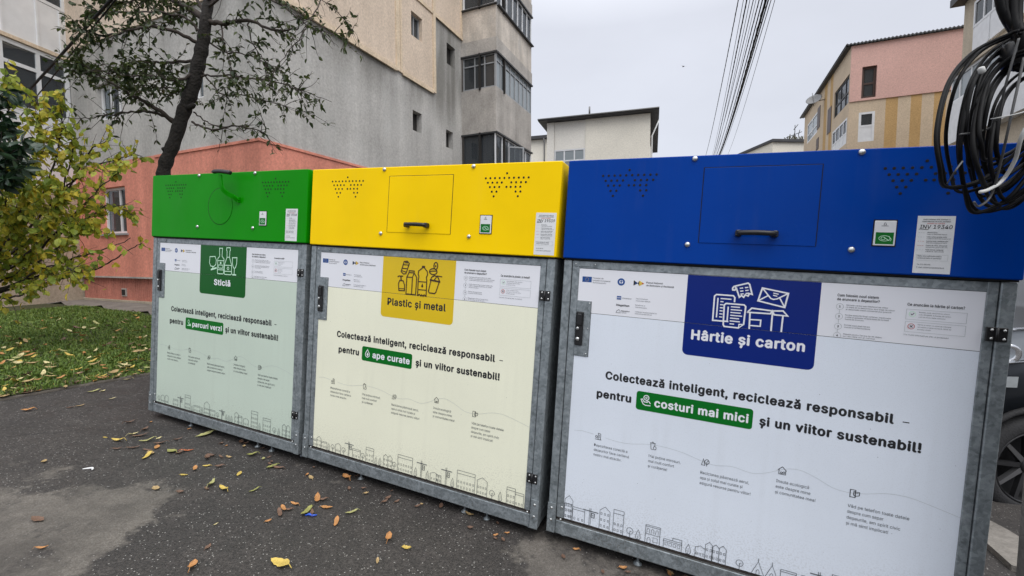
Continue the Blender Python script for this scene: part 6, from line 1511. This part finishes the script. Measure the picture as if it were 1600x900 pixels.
# cut the wheel arches out of the body shell
k = MB()
for wx in (1.32, -1.33):
    for sd_ in (-1, 1): k.lathe((wx, sd_ * .62, .335), (0, sd_, 0), [(.385, 0), (.385, .5)], 32, 0, False)
ct = k.build('arch_cutter', M['tyre']); bm_ = body.modifiers.new('b', 'BOOLEAN'); bm_.operation = 'DIFFERENCE'; bm_.object = ct; bm_.solver = 'EXACT'
bpy.context.view_layer.update(); ev = body.evaluated_get(bpy.context.evaluated_depsgraph_get()); nm_ = bpy.data.meshes.new_from_object(ev)
body.modifiers.clear(); body.data = nm_; bpy.data.objects.remove(ct)
if not nm_.materials: nm_.materials.append(M['car_paint'])
k = MB(); k.box(-2.0, 2.0, -.60, .60, .21, .30); k.build('underbody', M['tyre'], CAR)
for sd_ in (-1, 1):
    for (x0, x1) in ((.62, -.30), (-.36, -1.12)):
        k = MB(); y0 = sd_ * .868; y1 = sd_ * .745; lo_x = x0, x1
        zt0 = 1.22 if x0 > .5 else 1.34; q = [(x0, y0 * 1.005, .945), (x1, y0 * 1.005, .955), (x1 + (.10 if x1 < -1 else 0), y1 * 1.02, 1.345), (x0 - (.33 if x0 > .5 else 0), y1 * 1.04, 1.335)]
        k.mesh([(a, b + sd_ * .012, cz_(c)) for a, b, c in q], [(0, 1, 2, 3)]); k.build('side_window', M['car_glass'], CAR)
    k = MB(); k.bbox(.60, .80, sd_ * .93 - .09, sd_ * .93 + .09, 1.22, 1.38, .04); k.build('wing_mirror', M['car_paint'], CAR)
    # headlamp wrapping the corner
    k = MB(); V = []
    for (x, y) in ((2.10, .50), (2.09, .66), (2.00, .80), (1.82, .872), (1.60, .893), (1.40, .896)):
        zt_ = .70 + .03 * (2.1 - x) / .5 + (.015 if y > .8 else 0); V += [(x + .012, sd_ * y, cz_(zt_ - .13) + .17), (x + .02, sd_ * (y + .006), cz_(zt_ + .02) + .17)]
    k.mesh(V, [(2 * i, 2 * i + 2, 2 * i + 3, 2 * i + 1) for i in range(5)], smooth=True); hl = k.build('headlight', M['lamp_glass'], CAR)
    k = MB()
    for z in (0, 1): k.tube([Vector(V[2 * i + z]) + Vector((.004, sd_ * .004, 0)) for i in range(6)], .013, 6)
    k.lathe((1.52, sd_ * .880, cz_(.66) + .17), (.1, sd_, 0), [(.055, 0), (.062, .02), (.055, .028), (.03, .012)], 18); k.build('lamp_ring', M['lamp_chrome'], hl)
    k = MB(); V = []
    for (x, y) in ((2.12, .55), (2.05, .76), (1.93, .845), (1.74, .885), (1.45, .892)): V += [(x + .02, sd_ * (y + .008), .86), (x + .02, sd_ * (y + .012), .93)]
    k.mesh(V, [(2 * i, 2 * i + 2, 2 * i + 3, 2 * i + 1) for i in range(4)], smooth=True); k.build('bumper_trim', M['bumper_silver'], CAR)
k = MB(); q = [(.80, -.76, 1.00), (.80, .76, 1.00), (.26, .64, 1.375), (.26, -.64, 1.375)]; k.mesh([(a + .02, b, cz_(c) + .02) for a, b, c in q], [(0, 1, 2, 3)]); k.build('windscreen', M['car_glass'], CAR)
k = MB()
for z in (.50, .56, .62, .68): k.box(2.13, 2.185, -.48, .48, z, z + .02)
k.build('grille', M['dark'], CAR)
for (wx, sd_) in ((1.32, 1), (1.32, -1), (-1.33, 1), (-1.33, -1)):
    # wheel: tyre, dished rim, ten spokes
    wr = .335; cz = wr; yo = sd_ * .900
    ax = (0, sd_, 0)
    k = MB(); k.lathe((wx, yo - sd_ * .22, cz), ax, [(.235, 0), (.31, .0), (.332, .03), (wr, .06), (wr, .17), (.325, .205), (.30, .222), (.262, .224), (.245, .218), (.238, .20)], 40, cap=False); wh = k.build('wheel', M['tyre'], CAR)
    k = MB(); k.lathe((wx, yo - sd_ * .20, cz), ax, [(.246, 0), (.240, .19), (.232, .195), (.222, .17), (.215, .06), (.06, .05)], 36); k.build('rim', M['alloy'], wh)
    k = MB()
    for s_ in range(10):
        a = s_ * math.pi / 5 + .12; ca, sa = math.cos(a), math.sin(a); P0 = Vector((wx + ca * .045, yo - sd_ * .045, cz + sa * .045)); P1 = Vector((wx + ca * .236, yo - sd_ * .018, cz + sa * .236)); t = Vector((-sa, 0, ca)); oy = Vector((0, sd_, 0))
        V = [P0 - t * .016, P0 + t * .016, P0 + t * .016 - oy * .03, P0 - t * .016 - oy * .03, P1 - t * .011, P1 + t * .011, P1 + t * .011 - oy * .03, P1 - t * .011 - oy * .03]
        k.mesh(V, [(0, 1, 2, 3), (4, 7, 6, 5), (0, 4, 5, 1), (1, 5, 6, 2), (2, 6, 7, 3), (3, 7, 4, 0)], s_ % 2)
    k.lathe((wx, yo - sd_ * .07, cz), ax, [(.05, 0), (.052, .03), (.03, .036), (.005, .037)], 16, 0); k.build('spokes', [M['alloy'], M['alloy_cut']], wh)
    k = MB()    # wheel arch lip
    k.tube([(wx + .385 * math.cos(t * math.pi / 16), sd_ * .886, cz + .385 * math.sin(t * math.pi / 16)) for t in range(-1, 18)], .02, 6); k.build('wheel_arch', M['tyre'], CAR)
CAR.location = (cx_, cy_, gz(cx_, cy_)); CAR.rotation_euler = (0, 0, car_yaw)

# kerb slab by the wheel
k = MB(); pts = [ground(*q) for q in ((1530, 812), (1575, 836), (1597, 850), (1604, 900), (1580, 892), (1525, 842))]
n = len(pts); V = [p + Vector((0, 0, -.02)) for p in pts] + [p + Vector((0, 0, .03)) for p in pts]; k.mesh(V, [tuple(range(n - 1, -1, -1)), tuple(range(n, 2 * n))] + [(i, (i + 1) % n, n + (i + 1) % n, n + i) for i in range(n)])
tag(k.build('kerb', M['concrete']), kind='structure')
# distant bird
b = at(1068, 104, 60); k = MB(); k.mesh([b + Vector(q) for q in ((-.45, 0, .12), (-.15, .1, .16), (0, .25, 0), (.2, .1, .1), (.5, 0, .02), (.15, -.1, .02), (0, -.3, -.04), (-.12, -.08, .04))], [(0, 1, 7), (1, 2, 3, 7), (7, 3, 5, 6), (3, 4, 5)]); bo = k.build('bird', M['wire2']); tag(bo, 'tiny bird flying in the open grey sky', 'bird')
